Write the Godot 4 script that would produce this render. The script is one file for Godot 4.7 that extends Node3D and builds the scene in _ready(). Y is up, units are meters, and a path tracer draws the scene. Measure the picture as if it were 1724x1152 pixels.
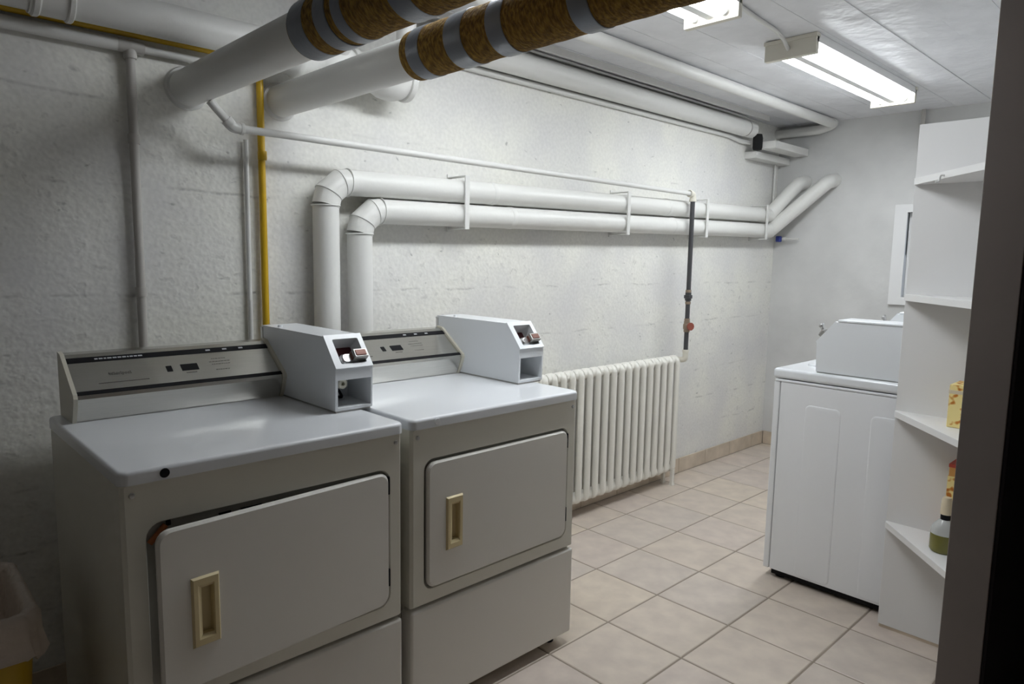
extends Node3D
# Basement laundry room. x runs along the long wall, y up, z from the long wall towards the doorway; metres.

const CEIL := 2.32
const FAR := 2.3        # end wall
const NEAR := -3.7      # opposite end
const PART := 1.93      # room face of the partition beside the doorway
const TILE := 0.32
const LAMP := 0.90      # energy of one ceiling light below its tubes

# ------------------------------------------------------------------ mesh builder
class MB:
	var v := PackedVector3Array()
	func tri(a: Vector3, b: Vector3, c: Vector3) -> void:
		v.push_back(a); v.push_back(b); v.push_back(c)
	func quad(a: Vector3, b: Vector3, c: Vector3, d: Vector3) -> void:
		tri(a, b, c); tri(a, c, d)
	func face(a: Vector3, b: Vector3, c: Vector3, d: Vector3, out: Vector3) -> void:
		if (b - a).cross(c - a).dot(out) < 0.0:
			quad(a, d, c, b)
		else:
			quad(a, b, c, d)
	func facing(start: int, out: Vector3) -> void:
		for i in range(start, v.size(), 3):
			if (v[i + 1] - v[i]).cross(v[i + 2] - v[i]).dot(out) < 0.0:
				var t := v[i + 1]; v[i + 1] = v[i + 2]; v[i + 2] = t
	func outward(start: int) -> void:      # closed shell: turn it right side out
		var c := Vector3.ZERO
		for i in range(start, v.size()): c += v[i]
		c /= maxf(1.0, v.size() - start)
		var vol := 0.0
		for i in range(start, v.size(), 3):
			vol += (v[i] - c).dot((v[i + 1] - c).cross(v[i + 2] - c))
		if vol < 0.0:
			for i in range(start, v.size(), 3):
				var t := v[i + 1]; v[i + 1] = v[i + 2]; v[i + 2] = t
	func xf(t: Transform3D, start := 0) -> void:
		for i in range(start, v.size()): v[i] = t * v[i]
	func box(lo: Vector3, hi: Vector3) -> void:
		rbox(lo, hi, 0.0, 0)
	func rbox(lo: Vector3, hi: Vector3, r: float, k := 2) -> void:
		var s := v.size()
		var c := (lo + hi) * 0.5
		var h := (hi - lo) * 0.5
		r = minf(r, minf(h.x, minf(h.y, h.z)))
		for axis in 3:
			var a1 := (axis + 1) % 3
			var a2 := (axis + 2) % 3
			for sgn in [-1.0, 1.0]:
				var us := _steps(h[a1], r, k)
				var ws := _steps(h[a2], r, k)
				var grid := []
				for u in us:
					var row := []
					for w in ws:
						var p := Vector3.ZERO
						p[axis] = sgn * h[axis]; p[a1] = u; p[a2] = w
						if r > 0.0:
							var q := Vector3(clampf(p.x, -h.x + r, h.x - r), clampf(p.y, -h.y + r, h.y - r), clampf(p.z, -h.z + r, h.z - r))
							var d := p - q
							if d.length() > 1e-9: p = q + d.normalized() * r
						row.append(c + p)
					grid.append(row)
				for i in us.size() - 1:
					for j in ws.size() - 1:
						if sgn > 0: quad(grid[i][j], grid[i + 1][j], grid[i + 1][j + 1], grid[i][j + 1])
						else: quad(grid[i][j], grid[i][j + 1], grid[i + 1][j + 1], grid[i + 1][j])
		outward(s)
	func _steps(h: float, r: float, k: int) -> Array:
		if r <= 0.0: return [-h, h]
		var o := []
		for i in k + 1: o.append(-h + r - r * tan(PI / 4 * (1.0 - float(i) / k)))
		for i in k + 1: o.append(h - r + r * tan(PI / 4 * (float(i) / k)))
		return o
	func tube(pts: Array, r: float, seg := 16, capped := true, closed := false) -> void:
		var s := v.size()
		var n := pts.size()
		var rings := []
		var up := Vector3.ZERO
		for i in n:
			var p: Vector3 = pts[i]
			var din: Vector3 = (p - pts[i - 1]).normalized() if i > 0 or closed else (pts[1] - p).normalized()
			var dout: Vector3 = (pts[(i + 1) % n] - p).normalized() if i < n - 1 or closed else din
			var t := (din + dout).normalized()
			if up == Vector3.ZERO:
				up = t.cross(Vector3.RIGHT if absf(t.x) < 0.8 else Vector3.UP).normalized()
			# carry the frame along din, cut the tube at the mitre plane
			var a := (up - din * up.dot(din)).normalized()
			var b := din.cross(a)
			var ring := []
			for j in seg:
				var ang := TAU * j / seg
				var o := (a * cos(ang) + b * sin(ang)) * r
				o -= din * (o.dot(t) / maxf(0.2, din.dot(t)))
				ring.append(p + o)
			rings.append(ring)
			var ax := din.cross(dout)
			if ax.length() > 1e-6:
				up = a.rotated(ax.normalized(), din.angle_to(dout))
			else:
				up = a
		var m := n if closed else n - 1
		for i in m:
			var shift := 0
			if closed and i == n - 1:
				var best := 1e9
				for k in seg:
					var dd: float = rings[i][0].distance_to(rings[0][k])
					if dd < best: best = dd; shift = k
			for j in seg:
				var k := (j + 1) % seg
				var nx: Array = rings[(i + 1) % n]
				quad(rings[i][j], nx[(j + shift) % seg], nx[(k + shift) % seg], rings[i][k])
		if capped and not closed:
			for j in range(1, seg - 1):
				tri(rings[0][0], rings[0][j], rings[0][j + 1])
				tri(rings[n - 1][0], rings[n - 1][j + 1], rings[n - 1][j])
		outward(s)
	func rod(a: Vector3, b: Vector3, r: float, seg := 16) -> void:
		tube([a, b], r, seg)
	func lathe(prof: Array, t: Transform3D, seg := 20) -> void:    # prof: Vector2(radius, height) from one end to the other, closed by caps when radius > 0
		var s := v.size()
		for i in prof.size() - 1:
			for j in seg:
				var a := TAU * j / seg
				var b := TAU * (j + 1) / seg
				var p: Vector2 = prof[i]
				var q: Vector2 = prof[i + 1]
				quad(t * Vector3(p.x * cos(a), p.y, p.x * sin(a)), t * Vector3(q.x * cos(a), q.y, q.x * sin(a)), t * Vector3(q.x * cos(b), q.y, q.x * sin(b)), t * Vector3(p.x * cos(b), p.y, p.x * sin(b)))
		outward(s)
	func loft(loops: Array, caps := true) -> void:      # loops of equally many points, convex ends
		var s := v.size()
		var m: int = loops[0].size()
		for i in loops.size() - 1:
			for j in m:
				var k := (j + 1) % m
				quad(loops[i][j], loops[i + 1][j], loops[i + 1][k], loops[i][k])
		if caps:
			for j in range(1, m - 1):
				tri(loops[0][0], loops[0][j], loops[0][j + 1])
				var l: Array = loops[loops.size() - 1]
				tri(l[0], l[j + 1], l[j])
		outward(s)
	func prism(poly: Array, t: Transform3D, depth: float) -> void:      # polygon in t's xy plane, pushed along t's z; may be concave
		var s := v.size()
		var flat := PackedVector2Array(poly)
		var idx := Geometry2D.triangulate_polygon(flat)
		var d := Vector3(0, 0, depth)
		for i in range(0, idx.size(), 3):
			var a := Vector3(flat[idx[i]].x, flat[idx[i]].y, 0)
			var b := Vector3(flat[idx[i + 1]].x, flat[idx[i + 1]].y, 0)
			var c := Vector3(flat[idx[i + 2]].x, flat[idx[i + 2]].y, 0)
			if (b - a).cross(c - a).z < 0:
				var w := b; b = c; c = w
			tri(t * (a + d), t * (b + d), t * (c + d))
			tri(t * a, t * c, t * b)
		var cw := Geometry2D.is_polygon_clockwise(flat)
		for i in flat.size():
			var j := (i + 1) % flat.size()
			var a := Vector3(flat[i].x, flat[i].y, 0)
			var b := Vector3(flat[j].x, flat[j].y, 0)
			if cw: quad(t * b, t * a, t * (a + d), t * (b + d))
			else: quad(t * a, t * b, t * (b + d), t * (a + d))
		outward(s)
	func annulus(outer: Array, inner: Array, t: Transform3D) -> void:     # flat face with a hole, facing t's z
		var s := v.size()
		var c := Vector2.ZERO
		for p in inner: c += p
		c /= inner.size()
		var angs := []
		for p in outer + inner: angs.append((p - c).angle())
		angs.sort()
		var clean := []
		for a in angs:
			if clean.is_empty() or a - clean[-1] > 1e-4: clean.append(a)
		var n := clean.size()
		for i in n:
			var a: float = clean[i]
			var b: float = clean[(i + 1) % n]
			var o1 := _hit(outer, c, a); var o2 := _hit(outer, c, b)
			var i1 := _hit(inner, c, a); var i2 := _hit(inner, c, b)
			quad(t * Vector3(i1.x, i1.y, 0), t * Vector3(o1.x, o1.y, 0), t * Vector3(o2.x, o2.y, 0), t * Vector3(i2.x, i2.y, 0))
		facing(s, t.basis.z)
	func _hit(poly: Array, c: Vector2, a: float) -> Vector2:
		var d := Vector2(cos(a), sin(a))
		var best := c
		var bt := -1.0
		for i in poly.size():
			var p: Vector2 = poly[i] - c
			var e: Vector2 = poly[(i + 1) % poly.size()] - poly[i]
			var den := d.cross(e)
			if absf(den) < 1e-12: continue
			var t := p.cross(e) / den
			var u := p.cross(d) / den
			if t > 0 and u > -1e-6 and u < 1.000001 and t > bt:
				bt = t; best = c + d * t
		return best
	func wall(loop: Array, t: Transform3D, z0: float, z1: float, inside := false) -> void:   # band along a loop between two depths
		var c := Vector2.ZERO
		for p in loop: c += p
		c /= loop.size()
		for i in loop.size():
			var p: Vector2 = loop[i]
			var q: Vector2 = loop[(i + 1) % loop.size()]
			if p.distance_to(q) < 1e-7: continue
			var nrm := Vector2(q.y - p.y, p.x - q.x)
			if nrm.dot((p + q) * 0.5 - c) < 0: nrm = -nrm
			if inside: nrm = -nrm
			face(t * Vector3(p.x, p.y, z0), t * Vector3(q.x, q.y, z0), t * Vector3(q.x, q.y, z1), t * Vector3(p.x, p.y, z1), t.basis * Vector3(nrm.x, nrm.y, 0))
	func cap(loop: Array, t: Transform3D, z: float, flip := false) -> void:    # convex
		var s := v.size()
		for i in range(1, loop.size() - 1):
			tri(t * Vector3(loop[0].x, loop[0].y, z), t * Vector3(loop[i].x, loop[i].y, z), t * Vector3(loop[i + 1].x, loop[i + 1].y, z))
		facing(s, -t.basis.z if flip else t.basis.z)
	func mesh(off := Vector3.ZERO, angle := 38.0, uvf = null) -> ArrayMesh:
		var n := PackedVector3Array()
		n.resize(v.size())
		var fn := PackedVector3Array()
		fn.resize(v.size() / 3)
		var at := {}
		for i in range(0, v.size(), 3):
			var f := (v[i + 1] - v[i]).cross(v[i + 2] - v[i])
			fn[i / 3] = f
			for k in 3:
				var key := Vector3i((v[i + k] * 20000.0).round())
				if at.has(key): at[key].append(i / 3)
				else: at[key] = [i / 3]
		var lim := cos(deg_to_rad(angle))
		for i in v.size():
			var own := fn[i / 3].normalized()
			var sum := Vector3.ZERO
			for f in at[Vector3i((v[i] * 20000.0).round())]:
				if fn[f].normalized().dot(own) > lim: sum += fn[f]
			n[i] = sum.normalized() if sum.length() > 0 else own
		var o := PackedVector3Array()
		o.resize(v.size())
		var on := PackedVector3Array()
		on.resize(v.size())
		var uv := PackedVector2Array()
		uv.resize(v.size())
		for i in range(0, v.size(), 3):      # Godot's front faces run clockwise
			for k in 3:
				var src: int = i + [0, 2, 1][k]
				o[i + k] = v[src] - off
				on[i + k] = n[src]
				if uvf != null: uv[i + k] = uvf.call(v[src])
		var arr := []
		arr.resize(Mesh.ARRAY_MAX)
		arr[Mesh.ARRAY_VERTEX] = o
		arr[Mesh.ARRAY_NORMAL] = on
		arr[Mesh.ARRAY_TEX_UV] = uv
		var m := ArrayMesh.new()
		m.add_surface_from_arrays(Mesh.PRIMITIVE_TRIANGLES, arr)
		return m

# ------------------------------------------------------------------ small helpers
var M := {}
var names := {}

func numbered(called: String) -> String:
	names[called] = names.get(called, -1) + 1
	return called if names[called] == 0 else "%s_%03d" % [called, names[called]]

func thing(called: String, label: String, category: String, at := Vector3.ZERO, group := "") -> Node3D:
	var o := Node3D.new()
	o.name = numbered(called)
	add_child(o)
	o.position = at
	o.set_meta("label", label)
	o.set_meta("category", category)
	if group: o.set_meta("group", group)
	return o

func part(parent: Node3D, called: String, b: MB, m: Material, angle := 38.0, uvf = null) -> MeshInstance3D:
	var o := MeshInstance3D.new()
	o.name = called
	o.mesh = b.mesh(parent.global_position if parent != self else Vector3.ZERO, angle, uvf)
	o.material_override = m
	parent.add_child(o, true)
	return o

func single(called: String, b: MB, m: Material, label: String, category: String, group := "") -> MeshInstance3D:
	var o := part(self, numbered(called), b, m)
	o.set_meta("label", label)
	o.set_meta("category", category)
	if group: o.set_meta("group", group)
	return o

func structure(called: String, b: MB, m: Material, uvf = null) -> MeshInstance3D:
	var o := part(self, called, b, m, 38.0, uvf)
	o.set_meta("kind", "structure")
	return o

func lin(r: float, g: float, b: float, a := 1.0) -> Color:
	var c := Color(r, g, b).linear_to_srgb()
	c.a = a
	return c

func mat(key: String, c: Color, rough := 0.6, metal := 0.0) -> StandardMaterial3D:
	var m := StandardMaterial3D.new()
	m.resource_name = key
	m.albedo_color = c
	m.roughness = rough
	m.metallic = metal
	M[key] = m
	return m

func noise_tex(sd: int, freq: float, size := 512, lo := Color.BLACK, hi := Color.WHITE, octaves := 4, kind := FastNoiseLite.TYPE_SIMPLEX_SMOOTH) -> NoiseTexture2D:
	var n := FastNoiseLite.new()
	n.seed = sd
	n.noise_type = kind
	n.frequency = freq
	n.fractal_octaves = octaves
	var t := NoiseTexture2D.new()
	t.width = size
	t.height = size
	t.seamless = true
	t.noise = n
	var g := Gradient.new()
	g.set_color(0, lo)
	g.set_color(1, hi)
	t.color_ramp = g
	return t

func tri_map(m: StandardMaterial3D, scale: float, world := true) -> void:
	m.uv1_triplanar = true
	m.uv1_world_triplanar = world
	m.uv1_scale = Vector3.ONE * scale

func relief(m: StandardMaterial3D, t: Texture2D, cm: float) -> void:
	m.heightmap_enabled = true
	m.heightmap_texture = t
	m.heightmap_scale = cm

func rrect(x0: float, y0: float, x1: float, y1: float, r: float, k := 4) -> Array:
	var o := []
	for c in [[x1 - r, y1 - r, 0.0], [x0 + r, y1 - r, 90.0], [x0 + r, y0 + r, 180.0], [x1 - r, y0 + r, 270.0]]:
		for i in k + 1:
			var a := deg_to_rad(c[2] + 90.0 * i / k)
			o.append(Vector2(c[0] + r * cos(a), c[1] + r * sin(a)))
	return o

func rect(x0: float, y0: float, x1: float, y1: float) -> Array:
	return [Vector2(x1, y1), Vector2(x0, y1), Vector2(x0, y0), Vector2(x1, y0)]

func lift(loop: Array, t: Transform3D, z: float) -> Array:
	var o := []
	for p in loop: o.append(t * Vector3(p.x, p.y, z))
	return o

func slab(b: MB, x0: float, y0: float, x1: float, y1: float, r: float, z0: float, z1: float, bevel: float, t := Transform3D()) -> void:   # rounded plate, bevelled on its z1 face
	b.loft([lift(rrect(x0, y0, x1, y1, r), t, z0), lift(rrect(x0, y0, x1, y1, r), t, z1 - bevel), lift(rrect(x0 + bevel * 0.3, y0 + bevel * 0.3, x1 - bevel * 0.3, y1 - bevel * 0.3, r), t, z1 - bevel * 0.3), lift(rrect(x0 + bevel, y0 + bevel, x1 - bevel, y1 - bevel, r), t, z1)])

func arc(c: Vector3, a: Vector3, b: Vector3, from: float, to: float, n: int) -> Array:   # points c + a cos + b sin
	var o := []
	for i in n + 1:
		var t := deg_to_rad(lerpf(from, to, float(i) / n))
		o.append(c + a * cos(t) + b * sin(t))
	return o

func bend(pts: Array, r: float, n := 6) -> Array:    # round the corners of a polyline
	var o := [pts[0]]
	for i in range(1, pts.size() - 1):
		var p: Vector3 = pts[i]
		var a: Vector3 = (pts[i - 1] - p).normalized()
		var b: Vector3 = (pts[i + 1] - p).normalized()
		var half := a.angle_to(b) * 0.5
		var l := minf(r / tan(half), minf(p.distance_to(pts[i - 1]), p.distance_to(pts[i + 1])) * 0.49)
		for k in n + 1:
			var t := float(k) / n
			o.append((p + a * l).lerp(p, t).lerp(p.lerp(p + b * l, t), t))
	o.append(pts[-1])
	return o

func along(a: Vector3, dir: Vector3) -> Transform3D:     # y axis along dir
	var y := dir.normalized()
	var x := y.cross(Vector3.UP if absf(y.y) < 0.9 else Vector3.RIGHT).normalized()
	return Transform3D(Basis(x, y, x.cross(y)), a)

func ring(b: MB, at: Vector3, dir: Vector3, r: float, w: float) -> void:     # collar with rounded shoulders
	b.lathe([Vector2(r * 0.7, -w / 2), Vector2(r * 0.94, -w / 2), Vector2(r, -w * 0.3), Vector2(r, w * 0.3), Vector2(r * 0.94, w / 2), Vector2(r * 0.7, w / 2)], along(at, dir), 24)

# ------------------------------------------------------------------ materials
func wall_images() -> Array:
	# painted, board-formed concrete: grime and relief of the long wall, u along x from NEAR to FAR, v down from the ceiling
	var w := 1792
	var h := 692
	var fine := FastNoiseLite.new(); fine.seed = 4; fine.frequency = 0.05; fine.fractal_octaves = 4
	var grain := FastNoiseLite.new(); grain.seed = 9; grain.frequency = 0.16; grain.fractal_octaves = 2
	var wide := FastNoiseLite.new(); wide.seed = 15; wide.frequency = 0.006; wide.fractal_octaves = 3
	var crack := FastNoiseLite.new(); crack.seed = 23; crack.frequency = 0.012; crack.fractal_octaves = 3; crack.fractal_type = FastNoiseLite.FRACTAL_RIDGED
	var col := PackedByteArray(); col.resize(w * h * 3)
	var hgt := PackedByteArray(); hgt.resize(w * h)
	var seams := [1.815, 1.56, 1.22, 0.98, 0.66, 0.47, 0.28]
	for j in h:
		var y := CEIL * (1.0 - (j + 0.5) / h)
		for i in w:
			var x := NEAR + (FAR - NEAR) * (i + 0.5) / w
			var big := wide.get_noise_2d(i, j)
			var f := fine.get_noise_2d(i, j * 1.25)
			var g := grain.get_noise_2d(i, j)
			# smooth skim coat on the upper right, rough board marks elsewhere
			var rough := clampf(0.5 + big * 1.2 + clampf((1.62 - y) * 1.2, -0.5, 0.35) + clampf((-0.9 - x) * 0.5, -0.25, 0.4), 0.08, 1.0)
			var e := 0.62 + f * 0.38 * rough + g * 0.12 * rough + big * 0.1
			var dirt := 0.0
			for s in seams:
				var d := absf(y - s - 0.012 * wide.get_noise_2d(i * 1.5, s * 900.0))
				if d < 0.016:
					var on := clampf(fine.get_noise_2d(i * 0.35, s * 400.0) * 2.6 + 0.12, 0.0, 1.0) * clampf(rough * 1.5, 0.0, 1.0)
					var k := clampf(1.0 - d / 0.007, 0.0, 1.0) * on
					e -= 0.45 * k
					dirt += 0.2 * k * clampf(g + 0.55, 0.0, 1.0)
			var pit := clampf((f - 0.34) * 5.0, 0.0, 1.0) * rough
			e -= 0.3 * pit
			dirt += 0.1 * pit * clampf(g + 0.5, 0.0, 1.0)
			var line := clampf((crack.get_noise_2d(i * 0.7, j * 1.6) - 0.86) * 12.0, 0.0, 1.0) * clampf(f * 3.0, 0.0, 1.0)
			e -= 0.25 * line
			dirt += 0.22 * line
			var v := (1.0 + 0.05 * big + 0.03 * g) * (1.0 - clampf(dirt, 0.0, 0.5))
			var q := (j * w + i) * 3
			col[q] = int(clampf(232.0 * v, 0, 255))
			col[q + 1] = int(clampf(231.0 * v, 0, 255))
			col[q + 2] = int(clampf((226.0 - 5.0 * big) * v, 0, 255))
			hgt[j * w + i] = int(clampf(e * 255.0, 0, 255))
	return [ImageTexture.create_from_image(Image.create_from_data(w, h, false, Image.FORMAT_RGB8, col)), ImageTexture.create_from_image(Image.create_from_data(w, h, false, Image.FORMAT_L8, hgt))]

func make_materials() -> void:
	var grit := noise_tex(3, 0.03, 512)
	var lumps := noise_tex(6, 0.012, 512)
	var wi := wall_images()
	var wall := mat("painted board-formed concrete", Color.WHITE, 0.72)
	wall.albedo_texture = wi[0]
	relief(wall, wi[1], 0.38)
	var plaster := mat("painted plaster", lin(0.72, 0.72, 0.71), 0.7)
	plaster.albedo_texture = noise_tex(31, 0.006, 512, Color(0.93, 0.93, 0.93), Color(1, 1, 1))
	relief(plaster, grit, 0.15)
	tri_map(plaster, 0.7)
	var ceil_m := mat("white ceiling paint", lin(0.84, 0.845, 0.87), 0.42)
	ceil_m.albedo_texture = noise_tex(33, 0.008, 512, Color(0.94, 0.94, 0.94), Color(1, 1, 1))
	relief(ceil_m, lumps, 0.8)
	tri_map(ceil_m, 0.9)
	var hall := mat("hall paint", lin(0.42, 0.40, 0.37), 0.8)
	relief(hall, grit, 0.1); tri_map(hall, 0.8)
	var jamb := mat("partition paint", lin(0.20, 0.17, 0.155), 0.6)
	mat("unlit hall black", lin(0.012, 0.010, 0.010), 0.7).metallic_specular = 0.2  # near-black colour standing in for the darkness of the unlit hall side
	jamb.albedo_texture = noise_tex(37, 0.01, 256, Color(0.92, 0.92, 0.92), Color(1, 1, 1)); tri_map(jamb, 0.8)
	for k in 4:      # floor tile in four batches
		var c: Array = [[0.69, 0.60, 0.505], [0.665, 0.585, 0.505], [0.71, 0.615, 0.505], [0.68, 0.59, 0.51]][k]
		var t := mat("glazed beige tile %d" % k, lin(c[0], c[1], c[2]), 0.38)
		t.albedo_texture = noise_tex(50 + k, 0.012, 512, Color(0.91, 0.905, 0.915), Color(1, 1, 1), 5)
		relief(t, lumps, 0.08)
		tri_map(t, 1.3)
	mat("cement grout", lin(0.30, 0.25, 0.20), 0.9)
	var sk := mat("tan skirting tile", lin(0.74, 0.635, 0.51), 0.4)
	sk.albedo_texture = noise_tex(58, 0.012, 256, Color(0.85, 0.84, 0.83), Color.WHITE); tri_map(sk, 1.7)
	mat("white enamel", lin(0.80, 0.82, 0.845), 0.14)
	mat("white steel", lin(0.78, 0.80, 0.82), 0.3)
	mat("almond enamel", lin(0.77, 0.75, 0.665), 0.32)
	mat("door enamel", lin(0.80, 0.775, 0.72), 0.32)
	mat("washer enamel", lin(0.86, 0.87, 0.89), 0.3)
	mat("cream plastic", lin(0.72, 0.60, 0.34), 0.42)
	mat("bone plastic", lin(0.66, 0.63, 0.53), 0.4)
	var al := mat("brushed aluminium", lin(0.64, 0.63, 0.59), 0.24, 1.0)
	al.albedo_texture = noise_tex(61, 0.02, 512, Color(0.95, 0.95, 0.95), Color.WHITE); tri_map(al, 1.0)
	al.uv1_scale = Vector3(0.6, 14.0, 14.0)
	mat("black trim", lin(0.012, 0.012, 0.014), 0.5).metallic_specular = 0.25
	mat("dark print", lin(0.10, 0.09, 0.08), 0.5)
	mat("pale print", lin(0.55, 0.56, 0.58), 0.5)
	mat("chrome", lin(0.62, 0.62, 0.62), 0.32, 1.0)
	mat("dull steel", lin(0.42, 0.41, 0.39), 0.4, 0.9)
	mat("dryer frame grey", lin(0.42, 0.41, 0.37), 0.5)
	mat("galvanised steel", lin(0.52, 0.52, 0.51), 0.45, 0.6)
	mat("orange latch", lin(0.30, 0.09, 0.025), 0.5)
	mat("copper coin", lin(0.17, 0.07, 0.05), 0.45, 0.3)
	mat("dark red plastic", lin(0.10, 0.02, 0.025), 0.5)
	var pp := mat("white pipe paint", lin(0.74, 0.735, 0.71), 0.42)
	relief(pp, lumps, 0.12); tri_map(pp, 2.2)
	var dp := mat("duct paint", lin(0.76, 0.755, 0.725), 0.4)
	relief(dp, lumps, 0.10); tri_map(dp, 2.0)
	mat("grey conduit paint", lin(0.52, 0.50, 0.47), 0.5)
	mat("gas yellow", lin(0.66, 0.41, 0.015), 0.38)
	mat("black iron", lin(0.055, 0.055, 0.06), 0.5)
	mat("black foam", lin(0.008, 0.008, 0.009), 0.9)
	mat("red paint", lin(0.28, 0.075, 0.05), 0.55)
	mat("blue handle", lin(0.03, 0.05, 0.28), 0.4)
	mat("brass", lin(0.30, 0.23, 0.17), 0.55, 0.4)
	var fib := mat("mineral fibre", lin(0.47, 0.28, 0.045), 0.95)
	fib.albedo_texture = noise_tex(71, 0.03, 512, Color(0.42, 0.38, 0.30), Color(1, 1, 1), 5)
	relief(fib, noise_tex(72, 0.05, 512), 0.5)
	tri_map(fib, 3.2)
	fib.uv1_scale = Vector3(3.0, 3.0, 5.0)
	var tape := mat("grey foil tape", lin(0.19, 0.205, 0.235), 0.36, 0.2)
	relief(tape, grit, 0.08); tri_map(tape, 3.0)
	mat("radiator paint", lin(0.84, 0.82, 0.755), 0.4)
	mat("fitting cream", lin(0.74, 0.71, 0.62), 0.5)
	mat("fitting white", lin(0.84, 0.84, 0.83), 0.4)
	var glow := mat("fluorescent tube", Color.WHITE, 0.4)
	glow.emission_enabled = true
	glow.emission = Color(0.965, 0.985, 1.0)
	glow.emission_energy_multiplier = 14.0
	mat("white laminate", lin(0.78, 0.775, 0.77), 0.42)
	mat("window frame paint", lin(0.80, 0.80, 0.80), 0.4)
	var pane := mat("window glass", Color(0.86, 0.92, 1.0, 0.16), 0.04)
	pane.transparency = BaseMaterial3D.TRANSPARENCY_ALPHA
	var ctn := mat("yellow printed card", Color.WHITE, 0.55)
	ctn.albedo_texture = noise_tex(81, 0.022, 256, Color(0.78, 0.46, 0.14), Color(0.98, 0.90, 0.62), 2)
	ctn.albedo_texture.color_ramp.set_offset(0, 0.16); ctn.albedo_texture.color_ramp.set_offset(1, 0.38)
	tri_map(ctn, 5.0)
	mat("orange card", lin(0.72, 0.36, 0.10), 0.55)
	mat("red card", lin(0.55, 0.08, 0.05), 0.5)
	mat("olive liquid bottle", lin(0.17, 0.16, 0.035), 0.25)
	mat("clear plastic", lin(0.50, 0.51, 0.50), 0.15)
	mat("cream label", lin(0.72, 0.62, 0.45), 0.5)
	mat("bin yellow", lin(0.62, 0.40, 0.02), 0.45)
	var bag := mat("bin liner film", lin(0.66, 0.57, 0.49), 0.4)
	relief(bag, lumps, 0.6); tri_map(bag, 3.0)
	mat("shelf hook", lin(0.6, 0.6, 0.6), 0.3, 0.6)

# ------------------------------------------------------------------ scene
func _ready() -> void:
	# camera
	var cam := Camera3D.new()
	cam.name = "camera"
	add_child(cam)
	var yaw := deg_to_rad(43.7585)
	var pitch := deg_to_rad(6.93)
	var roll := deg_to_rad(0.975)
	var f := Vector3(sin(yaw) * cos(pitch), -sin(pitch), -cos(yaw) * cos(pitch))
	var r := Vector3(cos(yaw), 0, sin(yaw))
	var u := r.cross(f)
	cam.transform = Transform3D(Basis(r * cos(roll) + u * sin(roll), u * cos(roll) - r * sin(roll), -f), Vector3(-2.63, 1.361, 2.395))
	cam.fov = 52.4635
	cam.near = 0.05
	cam.current = true
	# sky, seen only through the small window
	var env := Environment.new()
	env.background_mode = Environment.BG_SKY
	var sky := Sky.new()
	var sm := ProceduralSkyMaterial.new()
	sm.sky_top_color = Color(0.50, 0.62, 0.80)
	sm.sky_horizon_color = Color(0.72, 0.80, 0.90)
	sm.ground_bottom_color = Color(0.45, 0.48, 0.50)
	sm.ground_horizon_color = Color(0.70, 0.76, 0.82)
	sky.sky_material = sm
	env.sky = sky
	env.background_energy_multiplier = 0.9
	env.tonemap_mode = Environment.TONE_MAPPER_LINEAR
	env.tonemap_exposure = 1.09
	env.sdfgi_enabled = true
	env.ssao_enabled = true
	env.ssil_enabled = true
	var we := WorldEnvironment.new()
	we.name = "world"
	we.environment = env
	add_child(we)

	make_materials()
	build_shell()
	build_fixture(0.361, 1.29, "twin-tube fluorescent ceiling light nearer the end wall, wholly in view", true)
	build_fixture(-1.52, 1.29, "twin-tube fluorescent ceiling light cut off by the top of the picture", false)
	build_dryer(-2.26, true)
	build_dryer(-1.54, false)
	build_washer(0.185, "white washing machine beside the corner shelf, with embossed side panel")
	build_washer(0.90, "white washing machine behind the first one, only its coin box showing")
	build_shelf()
	build_radiator()
	build_ducts()
	build_overhead_pipes()
	build_wall_pipes()
	build_corner_services()
	build_bin()
	build_goods()

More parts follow.
